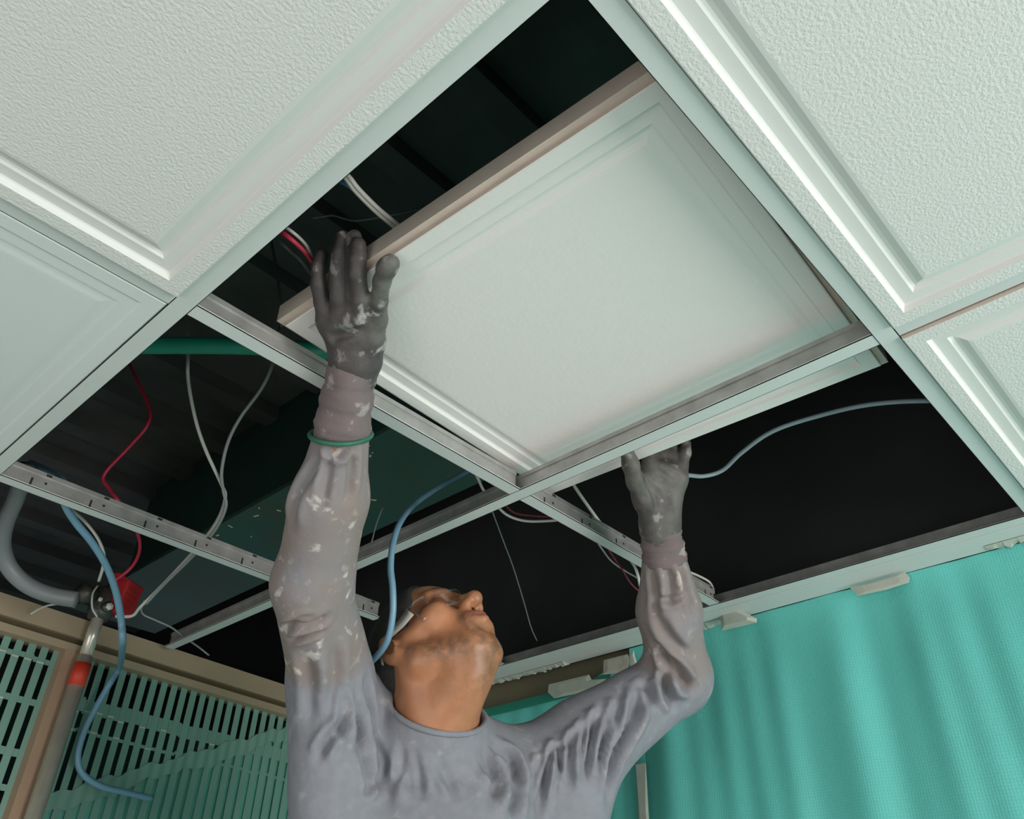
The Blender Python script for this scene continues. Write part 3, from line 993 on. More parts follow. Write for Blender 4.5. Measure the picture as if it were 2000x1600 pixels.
def np_mesh(name, V, Q, m, parent=None, attrs=None):
    me = bpy.data.meshes.new(name)
    me.vertices.add(len(V))
    me.vertices.foreach_set('co', np.asarray(V, np.float32).ravel())
    me.loops.add(len(Q) * 4)
    me.loops.foreach_set('vertex_index', np.asarray(Q, np.int32).ravel())
    me.polygons.add(len(Q))
    me.polygons.foreach_set('loop_start', np.arange(0, len(Q) * 4, 4, dtype=np.int32))
    me.polygons.foreach_set('loop_total', np.full(len(Q), 4, np.int32))
    me.polygons.foreach_set('use_smooth', np.ones(len(Q), bool))
    me.update(calc_edges=True)
    for k, v in (attrs or {}).items():
        at = me.attributes.new(k, 'FLOAT', 'POINT')
        at.data.foreach_set('value', np.asarray(v, np.float32))
    me.validate()
    return link_mesh(name, me, m, parent)


def seg_dist(V, pts):
    """distance of every vertex to a polyline"""
    d = np.full(len(V), 9.0)
    s = np.zeros(len(V))
    pts = [np.array(p) for p in pts]
    for i in range(len(pts) - 1):
        a, b = pts[i], pts[i + 1]
        ab = b - a
        t = np.clip(((V - a) @ ab) / (ab @ ab), 0, 1)
        q = np.linalg.norm(V - a - t[:, None] * ab, axis=1)
        m = q < d
        d[m] = q[m]
        s[m] = (i + t[m]) / (len(pts) - 1)
    return d, s


def axis(lo, hi, f0, f1, fine, coarse):
    a = list(np.arange(lo, f0, coarse)) + list(np.arange(f0, f1, fine)) + list(np.arange(f1, hi, coarse))
    return np.array(a)


# ------------------------------------------------------------------ the worker: skeleton
J = {
    'r_sh': np.array((0.5164,0.3005,2.0745)), 'r_el': np.array((0.3385,0.1481,2.2042)), 'r_wr': np.array((0.2155,-0.0573,2.3893)),
    'l_sh': np.array((0.8278,0.1271,2.0450)), 'l_el': np.array((0.9716,-0.0314,2.1888)), 'l_wr': np.array((0.8082,-0.1276,2.3529)),
}
mid_sh = (J['r_sh'] + J['l_sh']) / 2
LAT = J['l_sh'] - J['r_sh']
LAT[2] = 0
LAT /= np.linalg.norm(LAT)                     # towards the worker's left
UPW = np.array([0, 0, 1.0])
FWD = np.cross(LAT, UPW)                       # the way the chest faces
FWD = -FWD if FWD[1] > 0 else FWD


def tp(l, f, z):
    """torso point: l to his left, f to the front of the shoulder line, z from the shoulder height"""
    return mid_sh + LAT * l + FWD * f + UPW * z


TROT = np.stack([LAT, FWD, UPW], 1)

# head frame: facing up and forward
HA, HT = math.radians(0), math.radians(52)
hh = np.array([math.sin(HA), -math.cos(HA), 0])
hl = np.array([math.cos(HA), math.sin(HA), 0])
hf_ = math.cos(HT) * hh + math.sin(HT) * UPW
hu = -math.sin(HT) * hh + math.cos(HT) * UPW
HROLL = math.radians(0)
hl, hu = math.cos(HROLL) * hl + math.sin(HROLL) * hu, math.cos(HROLL) * hu - math.sin(HROLL) * hl
HROT = np.stack([hf_, hl, hu], 1)
EAR_R = np.array((0.5268,0.1878,2.1723))                        # right ear canal
HC = EAR_R + hl * 0.076


def hp(f, l, u):
    return HC + hf_ * f + hl * l + hu * u


def erot(yaw=0.0, pitch=0.0, roll=0.0):
    """head frame turned about its own axes"""
    m = Matrix.Rotation(yaw, 3, 'Z') @ Matrix.Rotation(pitch, 3, 'Y') @ Matrix.Rotation(roll, 3, 'X')
    return HROT @ np.array(m)


HIP_Z = -0.56
neck_base = np.array((0.6150,0.1769,2.0930))          # middle of the collar
CA = UPW * 0.78 + FWD * 0.62
CA /= np.linalg.norm(CA)
CE = FWD * CA[2] - UPW * np.dot(CA, FWD)


def build_body():
    lo, hi = HC - 0.165, HC + 0.165
    F = Field(axis(0.15, 1.12, lo[0], hi[0], 0.003, 0.011), axis(-0.25, 0.55, lo[1], hi[1], 0.003, 0.011),
              axis(H - 1.80, H + 0.06, lo[2], hi[2], 0.003, 0.011))
    # torso and limbs (under the clothes)
    F.ell(tp(0, -0.035, -0.20), (0.140, 0.075, 0.17), TROT, 0.03)
    F.ell(tp(0, -0.02, -0.40), (0.14, 0.095, 0.18), TROT, 0.05)
    F.ell(tp(0, -0.02, -0.55), (0.15, 0.10, 0.12), TROT, 0.05)
    F.cone(J['r_sh'] + UPW * -0.04 - FWD * 0.02, J['l_sh'] + UPW * -0.04 - FWD * 0.02, 0.040, 0.040, 0.03)
    for s in 'rl':
        F.cone(J[s + '_sh'], J[s + '_el'], 0.046, 0.036, 0.03)
        F.cone(J[s + '_el'], J[s + '_wr'], 0.037, 0.025, 0.02)
        sg = -1 if s == 'r' else 1
        hip, kn, an = tp(0.09 * sg, -0.02, -0.58), tp(0.105 * sg, 0.01, -0.99), tp(0.11 * sg, -0.03, -1.36)
        F.cone(hip, kn, 0.075, 0.05, 0.04)
        F.cone(kn, an, 0.05, 0.034, 0.02)
        F.cone(an + UPW * -0.02, an + UPW * -0.035 + FWD * 0.12, 0.03, 0.026, 0.02)
    # neck
    F.cone(hp(-0.025, 0, -0.03), neck_base - CA * 0.035, 0.060, 0.066, 0.02, flat='b')
    F.cone(hp(0.020, 0.0, -0.085), neck_base + CE * 0.012 - CA * 0.03, 0.042, 0.050, 0.03, flat='b')
    F.cone(hp(0.040, 0.0, -0.095), neck_base + CE * 0.045 - CA * 0.02, 0.022, 0.022, 0.03)       # throat
    AP = np.array(hp(0.040, 0.0, -0.095)) * 0.5 + (neck_base + CE * 0.045 - CA * 0.02) * 0.5
    F.ell(AP + hf_ * 0.015, (0.013, 0.012, 0.016), HROT, 0.016)                                   # Adam's apple
    F.cone(hp(-0.015, -0.058, -0.03), neck_base + CE * 0.05 + LAT * -0.02 - CA * 0.02, 0.013, 0.013, 0.022)   # neck tendons
    F.cone(hp(-0.015, 0.058, -0.03), neck_base + CE * 0.05 + LAT * 0.02 - CA * 0.02, 0.013, 0.013, 0.022)
    F.cone(neck_base - CA * 0.07, tp(-0.12, -0.03, -0.04), 0.040, 0.030, 0.03)                     # trapezius
    F.cone(neck_base - CA * 0.07, tp(0.12, -0.03, -0.04), 0.040, 0.030, 0.03)
    # skull
    F.ell(hp(-0.002, 0, 0.038), (0.097, 0.073, 0.086), HROT, 0.02)
    F.ell(hp(0.035, 0, 0.045), (0.064, 0.064, 0.062), HROT, 0.02)
    F.ell(hp(0.043, 0, -0.033), (0.050, 0.051, 0.068), HROT, 0.02)
    for s in (-1, 1):
        F.cone(hp(0.004, 0.057 * s, -0.045), hp(0.062, 0.022 * s, -0.095), 0.018, 0.0165, 0.018)      # jaw
        F.cone(hp(0.002, 0.060 * s, 0.0), hp(0.004, 0.057 * s, -0.05), 0.016, 0.018, 0.02)
        F.ell(hp(0.066, 0.042 * s, -0.016), (0.026, 0.021, 0.020), erot(0.5 * s), 0.02)              # cheekbone
        F.cone(hp(0.020, 0.065 * s, -0.006), hp(0.062, 0.050 * s, -0.014), 0.009, 0.012, 0.018)      # zygomatic arch
        F.cone(hp(0.082, 0.042 * s, 0.028), hp(0.094, 0.012 * s, 0.030), 0.010, 0.011, 0.012)        # brow
    F.ell(hp(0.068, 0, -0.099), (0.018, 0.021, 0.016), HROT, 0.012)                                  # chin
    F.ell(hp(0.058, 0, -0.072), (0.036, 0.034, 0.028), HROT, 0.016)
    for s in (-1, 1):
        F.ell(hp(0.099, 0.032 * s, 0.008), (0.016, 0.018, 0.013), erot(0.35 * s), 0.012, True)         # eye socket
        F.ell(hp(0.080, 0.032 * s, 0.007), (0.0135, 0.0145, 0.0125), HROT, 0.004)                      # eye with lids
        F.cone(hp(0.0925, 0.024 * s, 0.004), hp(0.089, 0.042 * s, 0.004), 0.0016, 0.0012, 0.002, True)   # lid slit
        F.ell(hp(0.070, 0.045 * s, -0.055), (0.020, 0.010, 0.020), HROT, 0.02, True) if False else None
    # nose
    F.cone(hp(0.090, 0, 0.022), hp(0.115, 0, -0.020), 0.0085, 0.0105, 0.010)
    F.ell(hp(0.1165, 0, -0.0255), (0.0135, 0.0125, 0.0115), HROT, 0.008)
    for s in (-1, 1):
        F.ell(hp(0.102, 0.0135 * s, -0.029), (0.0125, 0.0075, 0.0095), HROT, 0.006)
        F.ell(hp(0.1095, 0.0065 * s, -0.0375), (0.0072, 0.0040, 0.0052), HROT, 0.002, True)
    # mouth
    F.ell(hp(0.088, 0, -0.058), (0.017, 0.029, 0.022), HROT, 0.014)
    for s in (-1, 1):
        F.cone(hp(0.1035, 0.004 * s, -0.0555), hp(0.091, 0.023 * s, -0.0605), 0.0052, 0.0026, 0.004)
        F.cone(hp(0.1005, 0.0, -0.0685), hp(0.090, 0.020 * s, -0.063), 0.0062, 0.0028, 0.004)
        F.cone(hp(0.1085, 0, -0.0620), hp(0.093, 0.025 * s, -0.0620), 0.0013, 0.0011, 0.002, True)
    F.ell(hp(0.094, 0, -0.082), (0.008, 0.018, 0.006), HROT, 0.010, True)
    # ears
    for s in (-1, 1):
        rt = erot(0.45 * s, -0.12)
        c = hp(-0.012, 0.079 * s, 0.006)
        F.ell(c, (0.021, 0.0075, 0.031), rt, 0.006)
        F.ell(hp(-0.004, 0.0865 * s, 0.004), (0.0125, 0.005, 0.019), rt, 0.003, True)
        F.ell(hp(-0.004, 0.077 * s, -0.022), (0.0095, 0.0055, 0.011), rt, 0.006)
        F.ell(hp(0.004, 0.078 * s, -0.001), (0.0055, 0.004, 0.007), rt, 0.004)
    V, Q = F.mesh(1)
    # own colours: lips, stubble, reddish ear and cheek
    loc = (V - HC) @ HROT
    stub = np.zeros(len(V))
    for s in (-1, 1):
        d, _ = seg_dist(loc, [(0.012, 0.065 * s, -0.045), (0.045, 0.050 * s, -0.085), (0.085, 0.0, -0.112)])
        stub = np.maximum(stub, np.clip(1.0 - d / 0.034, 0, 1))
        d, _ = seg_dist(loc, [(0.098, 0.0, -0.047), (0.090, 0.024 * s, -0.055), (0.084, 0.03 * s, -0.08), (0.09, 0, -0.09)])
        stub = np.maximum(stub, np.clip(1.2 - d / 0.014, 0, 1))
    d, _ = seg_dist(loc, [(0.07, 0, -0.12), (0.02, 0, -0.12)])
    stub = np.maximum(stub, np.clip(1.0 - d / 0.038, 0, 1) * 0.8)
    d, _ = seg_dist(loc, [(0.096, -0.024, -0.062), (0.108, 0, -0.062), (0.096, 0.024, -0.062)])
    lips = np.clip(1.6 - d / 0.006, 0, 1)
    stub = stub * (1 - lips)
    return V, Q, stub, lips


sole_z = H + (mid_sh[2] - H) - 1.36 - 0.065
person = None
V, Q, stub, lips = build_body()
M['skin'] = mat('skin', (0.50, 0.215, 0.105), 0.42, var=0.25, vscale=22, bump=0.12, bscale=260, bdist=0.0015)
M['skin'].node_tree.nodes['Principled BSDF'].inputs['Subsurface Weight'].default_value = 0.06
M['skin'].node_tree.nodes['Principled BSDF'].inputs['Subsurface Radius'].default_value = (0.01, 0.004, 0.002)
attr_mix(M['skin'], 'stubble', (0.12, 0.075, 0.05), 90, (0.25, 0.6), 0.85)
attr_mix(M['skin'], 'lips', (0.30, 0.10, 0.075), None, strength=0.7)
person = np_mesh('person', V, Q, 'skin', None, {'stubble': stub, 'lips': lips})
tag(person, 'worker in grey long-sleeved shirt and dusty gloves reaching up and looking at the tile', 'person')


# ---- hair: short crop over the back of the skull
def build_hair():
    c = hp(-0.01, 0, 0.04)
    F = Field(*[np.arange(c[i] - 0.13, c[i] + 0.13, 0.004) for i in range(3)])
    F.ell(hp(-0.003, 0, 0.039), (0.102, 0.0785, 0.0915), HROT, 0.01)
    F.ell(hp(0.035, 0, 0.045), (0.0685, 0.0695, 0.067), HROT, 0.02)
    F.ell(hp(-0.050, 0, 0.005), (0.045, 0.060, 0.046), HROT, 0.02)
    F.half(hp(0.074, 0, 0.06), hf_ * 0.92 - hu * 0.30)
    F.half(hp(0.01, 0, -0.040), -hu)
    # clear the face in front of the ears below the temple
    F.ell(hp(0.070, 0, -0.03), (0.052, 0.12, 0.070), HROT, 0.006, True)
    for s in (-1, 1):
        F.ell(hp(-0.004, 0.082 * s, 0.0), (0.022, 0.022, 0.034), HROT, 0.004, True)
    return F.mesh(1)


V, Q = build_hair()
o = np_mesh('hair', V, Q, 'hair', person)
for s in (-1, 1):
    eb = MB().tube(spline([hp(0.0935, 0.012 * s, 0.0305), hp(0.0985, 0.024 * s, 0.0365), hp(0.0865, 0.045 * s, 0.033)], 5), 0.0034, 6)
    eb.build('eyebrow', 'hair', person)


# ---- shirt
def build_shirt():
    F = Field(np.arange(0.18, 1.10, 0.0038), np.arange(-0.22, 0.46, 0.0038), np.arange(H - 0.98, H - 0.03, 0.0038))
    F.ell(tp(0, -0.015, -0.18), (0.185, 0.125, 0.22), TROT, 0.04)
    F.ell(tp(0, -0.01, -0.42), (0.180, 0.128, 0.24), TROT, 0.06)
    F.cone(tp(0, -0.01, -0.40), tp(0, -0.01, -0.66), 0.165, 0.165, 0.05, flat='b', sq=(FWD, 0.75))
    F.cone(J['r_sh'] + UPW * -0.03, J['l_sh'] + UPW * -0.03, 0.058, 0.064, 0.03)
    F.cone(neck_base - CA * 0.05, tp(-0.13, -0.015, 0.008), 0.062, 0.056, 0.03)
    F.cone(neck_base - CA * 0.055, (0.5571,0.2744,2.1098), 0.055, 0.050, 0.02)
    F.cone(neck_base - CA * 0.05, tp(0.14, -0.015, -0.015), 0.060, 0.045, 0.03)
    F.cone(neck_base - CA * 0.08, neck_base + CA * 0.001, 0.088, 0.0770, 0.02, flat='b')
    # right sleeve, straight up
    a, b, c = J['r_sh'], J['r_el'], J['r_wr']
    F.cone(a + LAT * 0.003, b, 0.066, 0.0545, 0.025)
    end = b + (c - b) * 0.74
    F.cone(b, b + (c - b) * 0.42, 0.0540, 0.0485, 0.02)
    F.cone(b + (c - b) * 0.42, end, 0.0485, 0.0375, 0.02, flat='b')
    # left sleeve, bent
    a, b, c = J['l_sh'], J['l_el'], J['l_wr']
    F.cone(a, b, 0.070, 0.056, 0.04)
    F.ell(b, (0.056, 0.056, 0.056), None, 0.02)
    end = b + (c - b) * 0.90
    F.cone(b, b + (c - b) * 0.5, 0.055, 0.051, 0.02)
    F.cone(b + (c - b) * 0.5, end, 0.051, 0.036, 0.02, flat='b')
    # opening for the neck
    pass
    F.cone(J['r_el'] * 0.3 + J['r_sh'] * 0.7, tp(-0.120, -0.005, -0.36), 0.056, 0.066, 0.03)
    F.cone(J['l_sh'] * 0.75 + J['l_el'] * 0.25, tp(0.15, -0.005, -0.34), 0.055, 0.065, 0.05)
    F.cone(neck_base - CA * 0.014, neck_base + CA * 0.10, 0.0705, 0.080, 0.006, True, flat='a')
    return F.mesh(1)


V, Q = build_shirt()
nf = len(Q)
bvh = BVHTree.FromPolygons([tuple(v) for v in V], [tuple(int(i) for i in q) for q in Q])
NV = vnormals(V, Q)


def snap(p):
    r = bvh.find_nearest(Vector(p))
    return np.array(r[0])


disp = np.zeros(len(V))


def fold(pts, w=0.009, a=0.007, ridge=0.75):
    """a crease in the cloth: a valley with a rounded ridge on either side, fading at both ends"""
    global disp
    P = [snap(p) for p in pts]
    P = [snap(p) for p in spline(P, 4)]
    d, s = seg_dist(V, P)
    fade = np.clip(np.minimum(s, 1 - s) * 4 + 0.15, 0, 1)
    disp += fade * 1.35 * (-a * np.exp(-(d / (0.9 * w)) ** 2) + ridge * a * np.exp(-((d - 1.8 * w) / (0.9 * w)) ** 2))


# creases from the raised right shoulder down the chest
fold([(0.4804,0.1804,2.1063), (0.4970,0.1968,2.0736), (0.5076,0.2158,2.0444), (0.5183,0.2349,2.0152), (0.5308,0.2596,1.9787), (0.5426,0.2914,1.9361)], 0.009, 0.011)
fold([(0.4645,0.2094,2.0601), (0.4686,0.2401,2.0264), (0.4756,0.2500,2.0097)], 0.007, 0.008)
fold([(0.4796,0.1955,2.0581), (0.4907,0.2148,2.0282), (0.5035,0.2511,1.9803), (0.5181,0.2792,1.9384)], 0.007, 0.007)
fold([(0.4765,0.1812,2.0749), (0.4835,0.2163,2.0341), (0.4907,0.2399,2.0041)], 0.007, 0.006)
fold([(0.5228,0.1916,2.0522), (0.5514,0.2116,2.0039), (0.5888,0.2411,1.9375)], 0.012, 0.007)
fold([(0.5419,0.1708,2.0528), (0.5751,0.1858,2.0046), (0.6102,0.1987,1.9565)], 0.011, 0.005)
fold([(0.5466,0.1434,2.0744), (0.5766,0.1459,2.0415), (0.6100,0.1453,2.0081), (0.6383,0.1464,1.9783)], 0.011, 0.005)
fold([(0.6451,0.0617,2.0528), (0.6590,0.0689,2.0317), (0.6696,0.0830,2.0075), (0.6746,0.1031,1.9830), (0.6703,0.1269,1.9645)], 0.010, 0.010)
fold([(0.6308,0.0690,2.0604), (0.6369,0.0802,2.0433), (0.6397,0.0964,2.0250)], 0.006, 0.005)
fold([(0.6580,0.0394,2.0612), (0.6681,0.0463,2.0443), (0.6814,0.0637,2.0140)], 0.006, 0.005)
fold([(0.6736,0.0275,2.0567), (0.6860,0.0332,2.0387), (0.6963,0.0590,2.0033), (0.6996,0.0874,1.9727), (0.6992,0.1185,1.9432)], 0.010, 0.011)
fold([(0.6989,0.0255,2.0674), (0.7125,0.0353,2.0441), (0.7349,0.0628,1.9948), (0.7500,0.0919,1.9515)], 0.008, 0.006)
fold([(0.7258,0.0222,2.0776), (0.7377,0.0376,2.0507), (0.7555,0.0459,2.0246), (0.7786,0.0538,1.9935)], 0.008, 0.009)
fold([(0.7510,0.0165,2.0919), (0.7611,0.0377,2.0612), (0.7761,0.0549,2.0294)], 0.006, 0.006)
fold([(0.7670,0.0028,2.1060), (0.7788,0.0338,2.0641), (0.7903,0.0584,2.0287)], 0.007, 0.009)
fold([(0.7967,-0.0152,2.1275), (0.8048,0.0172,2.0881), (0.8111,0.0501,2.0499), (0.8253,0.0772,2.0094)], 0.008, 0.010)
fold([(0.8199,-0.0324,2.1376), (0.8295,-0.0028,2.0993), (0.8311,0.0370,2.0594), (0.8338,0.0756,2.0196)], 0.008, 0.008)
fold([(0.8407,-0.0512,2.1518), (0.8581,-0.0242,2.1081), (0.8558,0.0188,2.0691), (0.8492,0.0539,2.0421), (0.8490,0.0924,2.0052)], 0.009, 0.013)
# bent elbow
fold([(0.8557,-0.0574,2.1940), (0.8890,-0.0736,2.1758), (0.9197,-0.0842,2.1548), (0.9411,-0.0868,2.1528)], 0.009, 0.013)
fold([(0.8712,-0.0662,2.1695), (0.8970,-0.0645,2.1417), (0.9245,-0.0581,2.1247)], 0.008, 0.010)
fold([(0.8519,-0.0437,2.1676), (0.8727,-0.0430,2.1457), (0.8850,-0.0302,2.1209)], 0.007, 0.008)
fold([(0.8329,-0.0882,2.2469), (0.8654,-0.0907,2.2163), (0.8976,-0.0979,2.1905)], 0.009, 0.006)
fold([(0.8247,-0.1041,2.2706), (0.8396,-0.1154,2.2663), (0.8492,-0.1344,2.2748)], 0.006, 0.006)
fold([(0.8227,-0.1519,2.3186), (0.8512,-0.1437,2.2817), (0.8818,-0.1272,2.2519)], 0.006, 0.005)
fold([(0.7997,-0.1370,2.3104), (0.8209,-0.1317,2.2838), (0.8331,-0.1167,2.2569)], 0.006, 0.006)
fold([(0.7934,-0.1093,2.3074), (0.8172,-0.0996,2.2738), (0.8366,-0.0850,2.2401)], 0.006, 0.004)
# right cuff and elbow wrinkles
fold([(0.2197,-0.0078,2.3116), (0.2332,-0.0100,2.3000), (0.2424,-0.0212,2.3014), (0.2455,-0.0358,2.3123)], 0.006, 0.007)
fold([(0.2298,-0.0086,2.3021), (0.2467,0.0139,2.2804), (0.2655,0.0406,2.2528)], 0.006, 0.004)
fold([(0.2513,-0.0377,2.3082), (0.2701,-0.0115,2.2811), (0.2828,0.0132,2.2616)], 0.006, 0.005)
fold([(0.2200,0.0133,2.2910), (0.2354,0.0561,2.2685), (0.2539,0.0895,2.2348)], 0.008, 0.004)
fold([(0.3258,0.1882,2.1356), (0.3292,0.1594,2.1426), (0.3441,0.1384,2.1476), (0.3528,0.1230,2.1536)], 0.006, 0.006)
fold([(0.3357,0.1894,2.1243), (0.3437,0.1591,2.1281), (0.3578,0.1365,2.1354)], 0.005, 0.005)
fold([(0.3250,0.1764,2.1477), (0.3281,0.1474,2.1552), (0.3407,0.1290,2.1602)], 0.005, 0.004)
fold([(0.3664,0.1790,2.1204), (0.3967,0.2033,2.0833), (0.4267,0.2350,2.0395)], 0.011, 0.005)
fold([(0.3840,0.1476,2.1326), (0.4171,0.1749,2.0898), (0.4378,0.2105,2.0517)], 0.010, 0.005)


def fan(p, q, n, w, a, seed):
    """a bundle of fine creases spread between two lines"""
    rr = np.random.RandomState(seed)
    for k in range(n):
        t = (k + 0.5 + rr.uniform(-0.25, 0.25)) / n
        s0, s1 = rr.uniform(0, 0.15), rr.uniform(0.8, 1.0)
        line = [np.array(x) * (1 - t) + np.array(y) * t for x, y in zip(p, q)]
        ln = [np.array(v) for v in spline(line, 6)]
        m = len(ln) - 1
        ln = ln[int(s0 * m):int(s1 * m) + 1:3]
        if len(ln) > 1:
            fold(ln, w * rr.uniform(0.8, 1.2), a * rr.uniform(0.7, 1.2))


# creases gathered towards the raised right armpit
fan([(0.4354,0.1996,2.0991), (0.4581,0.2252,2.0514), (0.4828,0.2485,2.0038)], [(0.4967,0.1817,2.0883), (0.5190,0.2277,2.0214), (0.5416,0.2925,1.9361)], 6, 0.0045, 0.0055, 4)
fan([(0.5000,0.1846,2.0823), (0.5416,0.2158,2.0098), (0.5740,0.2636,1.9309)], [(0.5774,0.1387,2.0477), (0.6218,0.1477,1.9937), (0.6645,0.1651,1.9336)], 4, 0.007, 0.005, 9)
# creases from the left shoulder
fan([(0.6436,0.0634,2.0528), (0.6681,0.0846,2.0074), (0.6731,0.1430,1.9461)], [(0.7417,0.0234,2.0775), (0.7671,0.0556,2.0206), (0.7940,0.0995,1.9510)], 6, 0.005, 0.006, 2)
fan([(0.7417,0.0234,2.0775), (0.7706,0.0542,2.0357), (0.8043,0.0711,1.9851)], [(0.8502,-0.0483,2.1394), (0.8629,-0.0029,2.0827), (0.8427,0.0775,1.9914)], 6, 0.0045, 0.006, 5)
# the front of the collar stays flat
calm = np.clip((np.linalg.norm(V - neck_base, axis=1) - 0.085) / 0.035, 0, 1)
disp *= calm
# loose waviness of the cloth
ph = V * np.array([23.0, 27.0, 15.0])
disp += 0.0016 * (np.sin(ph[:, 0] + 2 * np.sin(ph[:, 2])) + np.sin(ph[:, 1] * 1.3 + 1.7 * np.sin(ph[:, 2] * 1.4 + 1)))
V = V + NV * np.clip(disp, -0.022, 0.016)[:, None]
V = relax(V, Q, 0.2)
# own colour: the forearms are dirtied brownish and splattered with plaster
d1, _ = seg_dist(V, [J['r_el'] + (J['r_sh'] - J['r_el']) * 0.35, J['r_el'], J['r_wr']])
d2, _ = seg_dist(V, [J['l_el'] * 0.8 + J['l_wr'] * 0.2, J['l_wr']])
dirt = np.clip((0.085 - d1) / 0.02, 0, 1)
dirt = np.maximum(dirt, np.clip((0.085 - d2) / 0.03, 0, 1))
splat = np.clip((0.085 - d1) / 0.01, 0, 1)
splat = np.maximum(splat, 0.75 * np.clip((0.075 - d2) / 0.02, 0, 1))
splat = np.maximum(splat, 0.22)
M['shirt'] = mat('grey_jersey', (0.255, 0.26, 0.292), 0.9, var=0.10, vscale=60, bump=0.35, bscale=90, bdetail=6, bdist=0.0025, spec=0.15)
attr_mix(M['shirt'], 'dirt', (0.265, 0.215, 0.195), 12, (0.1, 0.62), 0.95)
attr_mix(M['shirt'], 'splat', (0.62, 0.58, 0.55), 30, (0.625, 0.70), 0.85)
attr_mix(M['shirt'], 'splat', (0.45, 0.41, 0.39), 58, (0.60, 0.70), 0.5)
shirt = np_mesh('shirt', V, Q, 'shirt', person, {'dirt': dirt, 'splat': splat})
# collar rib
ring = []
for k in range(28):
    a = 2 * math.pi * k / 28
    p = neck_base - CA * 0.002 + LAT * 0.0745 * math.sin(a) + CE * 0.0745 * math.cos(a)
    ring.append(Vector(p))
cl = MB().tube(ring, 0.0048, 8, closed=True).build('collar', 'shirt', shirt)


# ---- gloves
def hand_field(c, pts_r):
    c = np.array(c)
    return Field(*[np.arange(c[i] - pts_r, c[i] + pts_r, 0.0024) for i in range(3)])


def chain(F, pts, rs, k=0.006):
    for i in range(len(pts) - 1):
        F.cone(pts[i], pts[i + 1], rs[i], rs[i + 1], k)


M['glove'] = mat('grey_coated_glove', (0.088, 0.076, 0.075), 0.6, var=0.35, vscale=45, bump=0.35, bscale=160, bdist=0.002)
attr_mix(M['glove'], 'plaster', (0.55, 0.53, 0.50), 38, (0.585, 0.66), 0.9)
attr_mix(M['glove'], 'worn', (0.20, 0.20, 0.175), 25, (0.35, 0.6), 0.8)
M['cuff'] = mat('mauve_knit_cuff', (0.185, 0.145, 0.148), 0.92, var=0.12, vscale=40, bump=0.4, bscale=300, bdist=0.0015)
attr_mix(M['cuff'], 'plaster', (0.5, 0.46, 0.44), 40, (0.60, 0.68), 0.7)

# right hand: fingers up outside the tile edge, thumb under the tile
rh = np.array((0.1537,-0.1112,2.4438))
F = hand_field(rh, 0.135)
wr = (0.2037,-0.0697,2.4012)
ix = [(0.1721,-0.1229,2.4192), (0.1497,-0.1444,2.4248), (0.1272,-0.1637,2.4387), (0.1176,-0.1743,2.4501), (0.1111,-0.1804,2.4643)]
mi_ = [(0.1642,-0.1116,2.4232), (0.1448,-0.1353,2.4313), (0.1268,-0.1542,2.4490), (0.1149,-0.1668,2.4645), (0.1082,-0.1729,2.4806)]
ri = [(0.1571,-0.0972,2.4269), (0.1350,-0.1192,2.4327), (0.1166,-0.1368,2.4512), (0.1064,-0.1502,2.4676), (0.1014,-0.1588,2.4843)]
pi_ = [(0.1517,-0.0802,2.4264), (0.1295,-0.0924,2.4367), (0.1130,-0.1028,2.4497), (0.1028,-0.1124,2.4658), (0.0997,-0.1194,2.4792)]
th_ = [(0.1985,-0.1054,2.4099), (0.1830,-0.1353,2.4200), (0.1657,-0.1602,2.4237), (0.1478,-0.1868,2.4262), (0.1380,-0.2066,2.4277), (0.1372,-0.2135,2.4300)]
chain(F, ix, (0.0120, 0.0112, 0.0108, 0.0104, 0.0094), 0.003)
chain(F, mi_, (0.0120, 0.0112, 0.0108, 0.0103, 0.0094), 0.003)
chain(F, ri, (0.0125, 0.0112, 0.0106, 0.0100, 0.0090), 0.003)
chain(F, pi_, (0.0120, 0.0107, 0.0098, 0.0092, 0.0082), 0.003)
for a, b_ in ((ix, mi_), (mi_, ri), (ri, pi_)):
    F.cone(a[0], b_[0], 0.0135, 0.0135, 0.008)
F.cone(wr, np.array(ix[0]) * 0.75 + np.array(mi_[0]) * 0.25, 0.026, 0.0150, 0.018)
F.cone(wr, np.array(mi_[0]) * 0.5 + np.array(ri[0]) * 0.5, 0.026, 0.0155, 0.018)
F.cone(wr, np.array(pi_[0]) * 0.8 + np.array(ri[0]) * 0.2, 0.026, 0.0145, 0.018)
F.cone(wr, wr + (J['r_wr'] - np.array(wr)) * 1.6, 0.0275, 0.0285, 0.01, flat='b')
chain(F, th_, (0.0180, 0.0140, 0.0108, 0.0104, 0.0118, 0.0116), 0.005)
F.cone(th_[0], (0.2112,-0.0853,2.4017), 0.017, 0.018, 0.014)
# palm creases
F.cone((0.1573,-0.0876,2.4003), (0.1715,-0.1220,2.4017), 0.004, 0.003, 0.010, True)
F.cone((0.1707,-0.1333,2.3996), (0.1881,-0.1070,2.3841), 0.004, 0.003, 0.010, True)
V, Q = F.mesh(1)
dth, _ = seg_dist(V, th_)
dfi, _ = seg_dist(V, [ri[1], ri[4]])
pl = np.clip(0.4 + np.clip(1.5 - dth / 0.02, 0, 1) * 0.8 + 0.3 * np.clip(1.4 - dfi / 0.014, 0, 1), 0, 1)
worn = np.clip(1.5 - dth / 0.016, 0, 1)
g = np_mesh('glove', V, Q, 'glove', person, {'plaster': pl, 'worn': worn})
g['label'] = 'grey coated work glove spotted with plaster on the near raised hand'


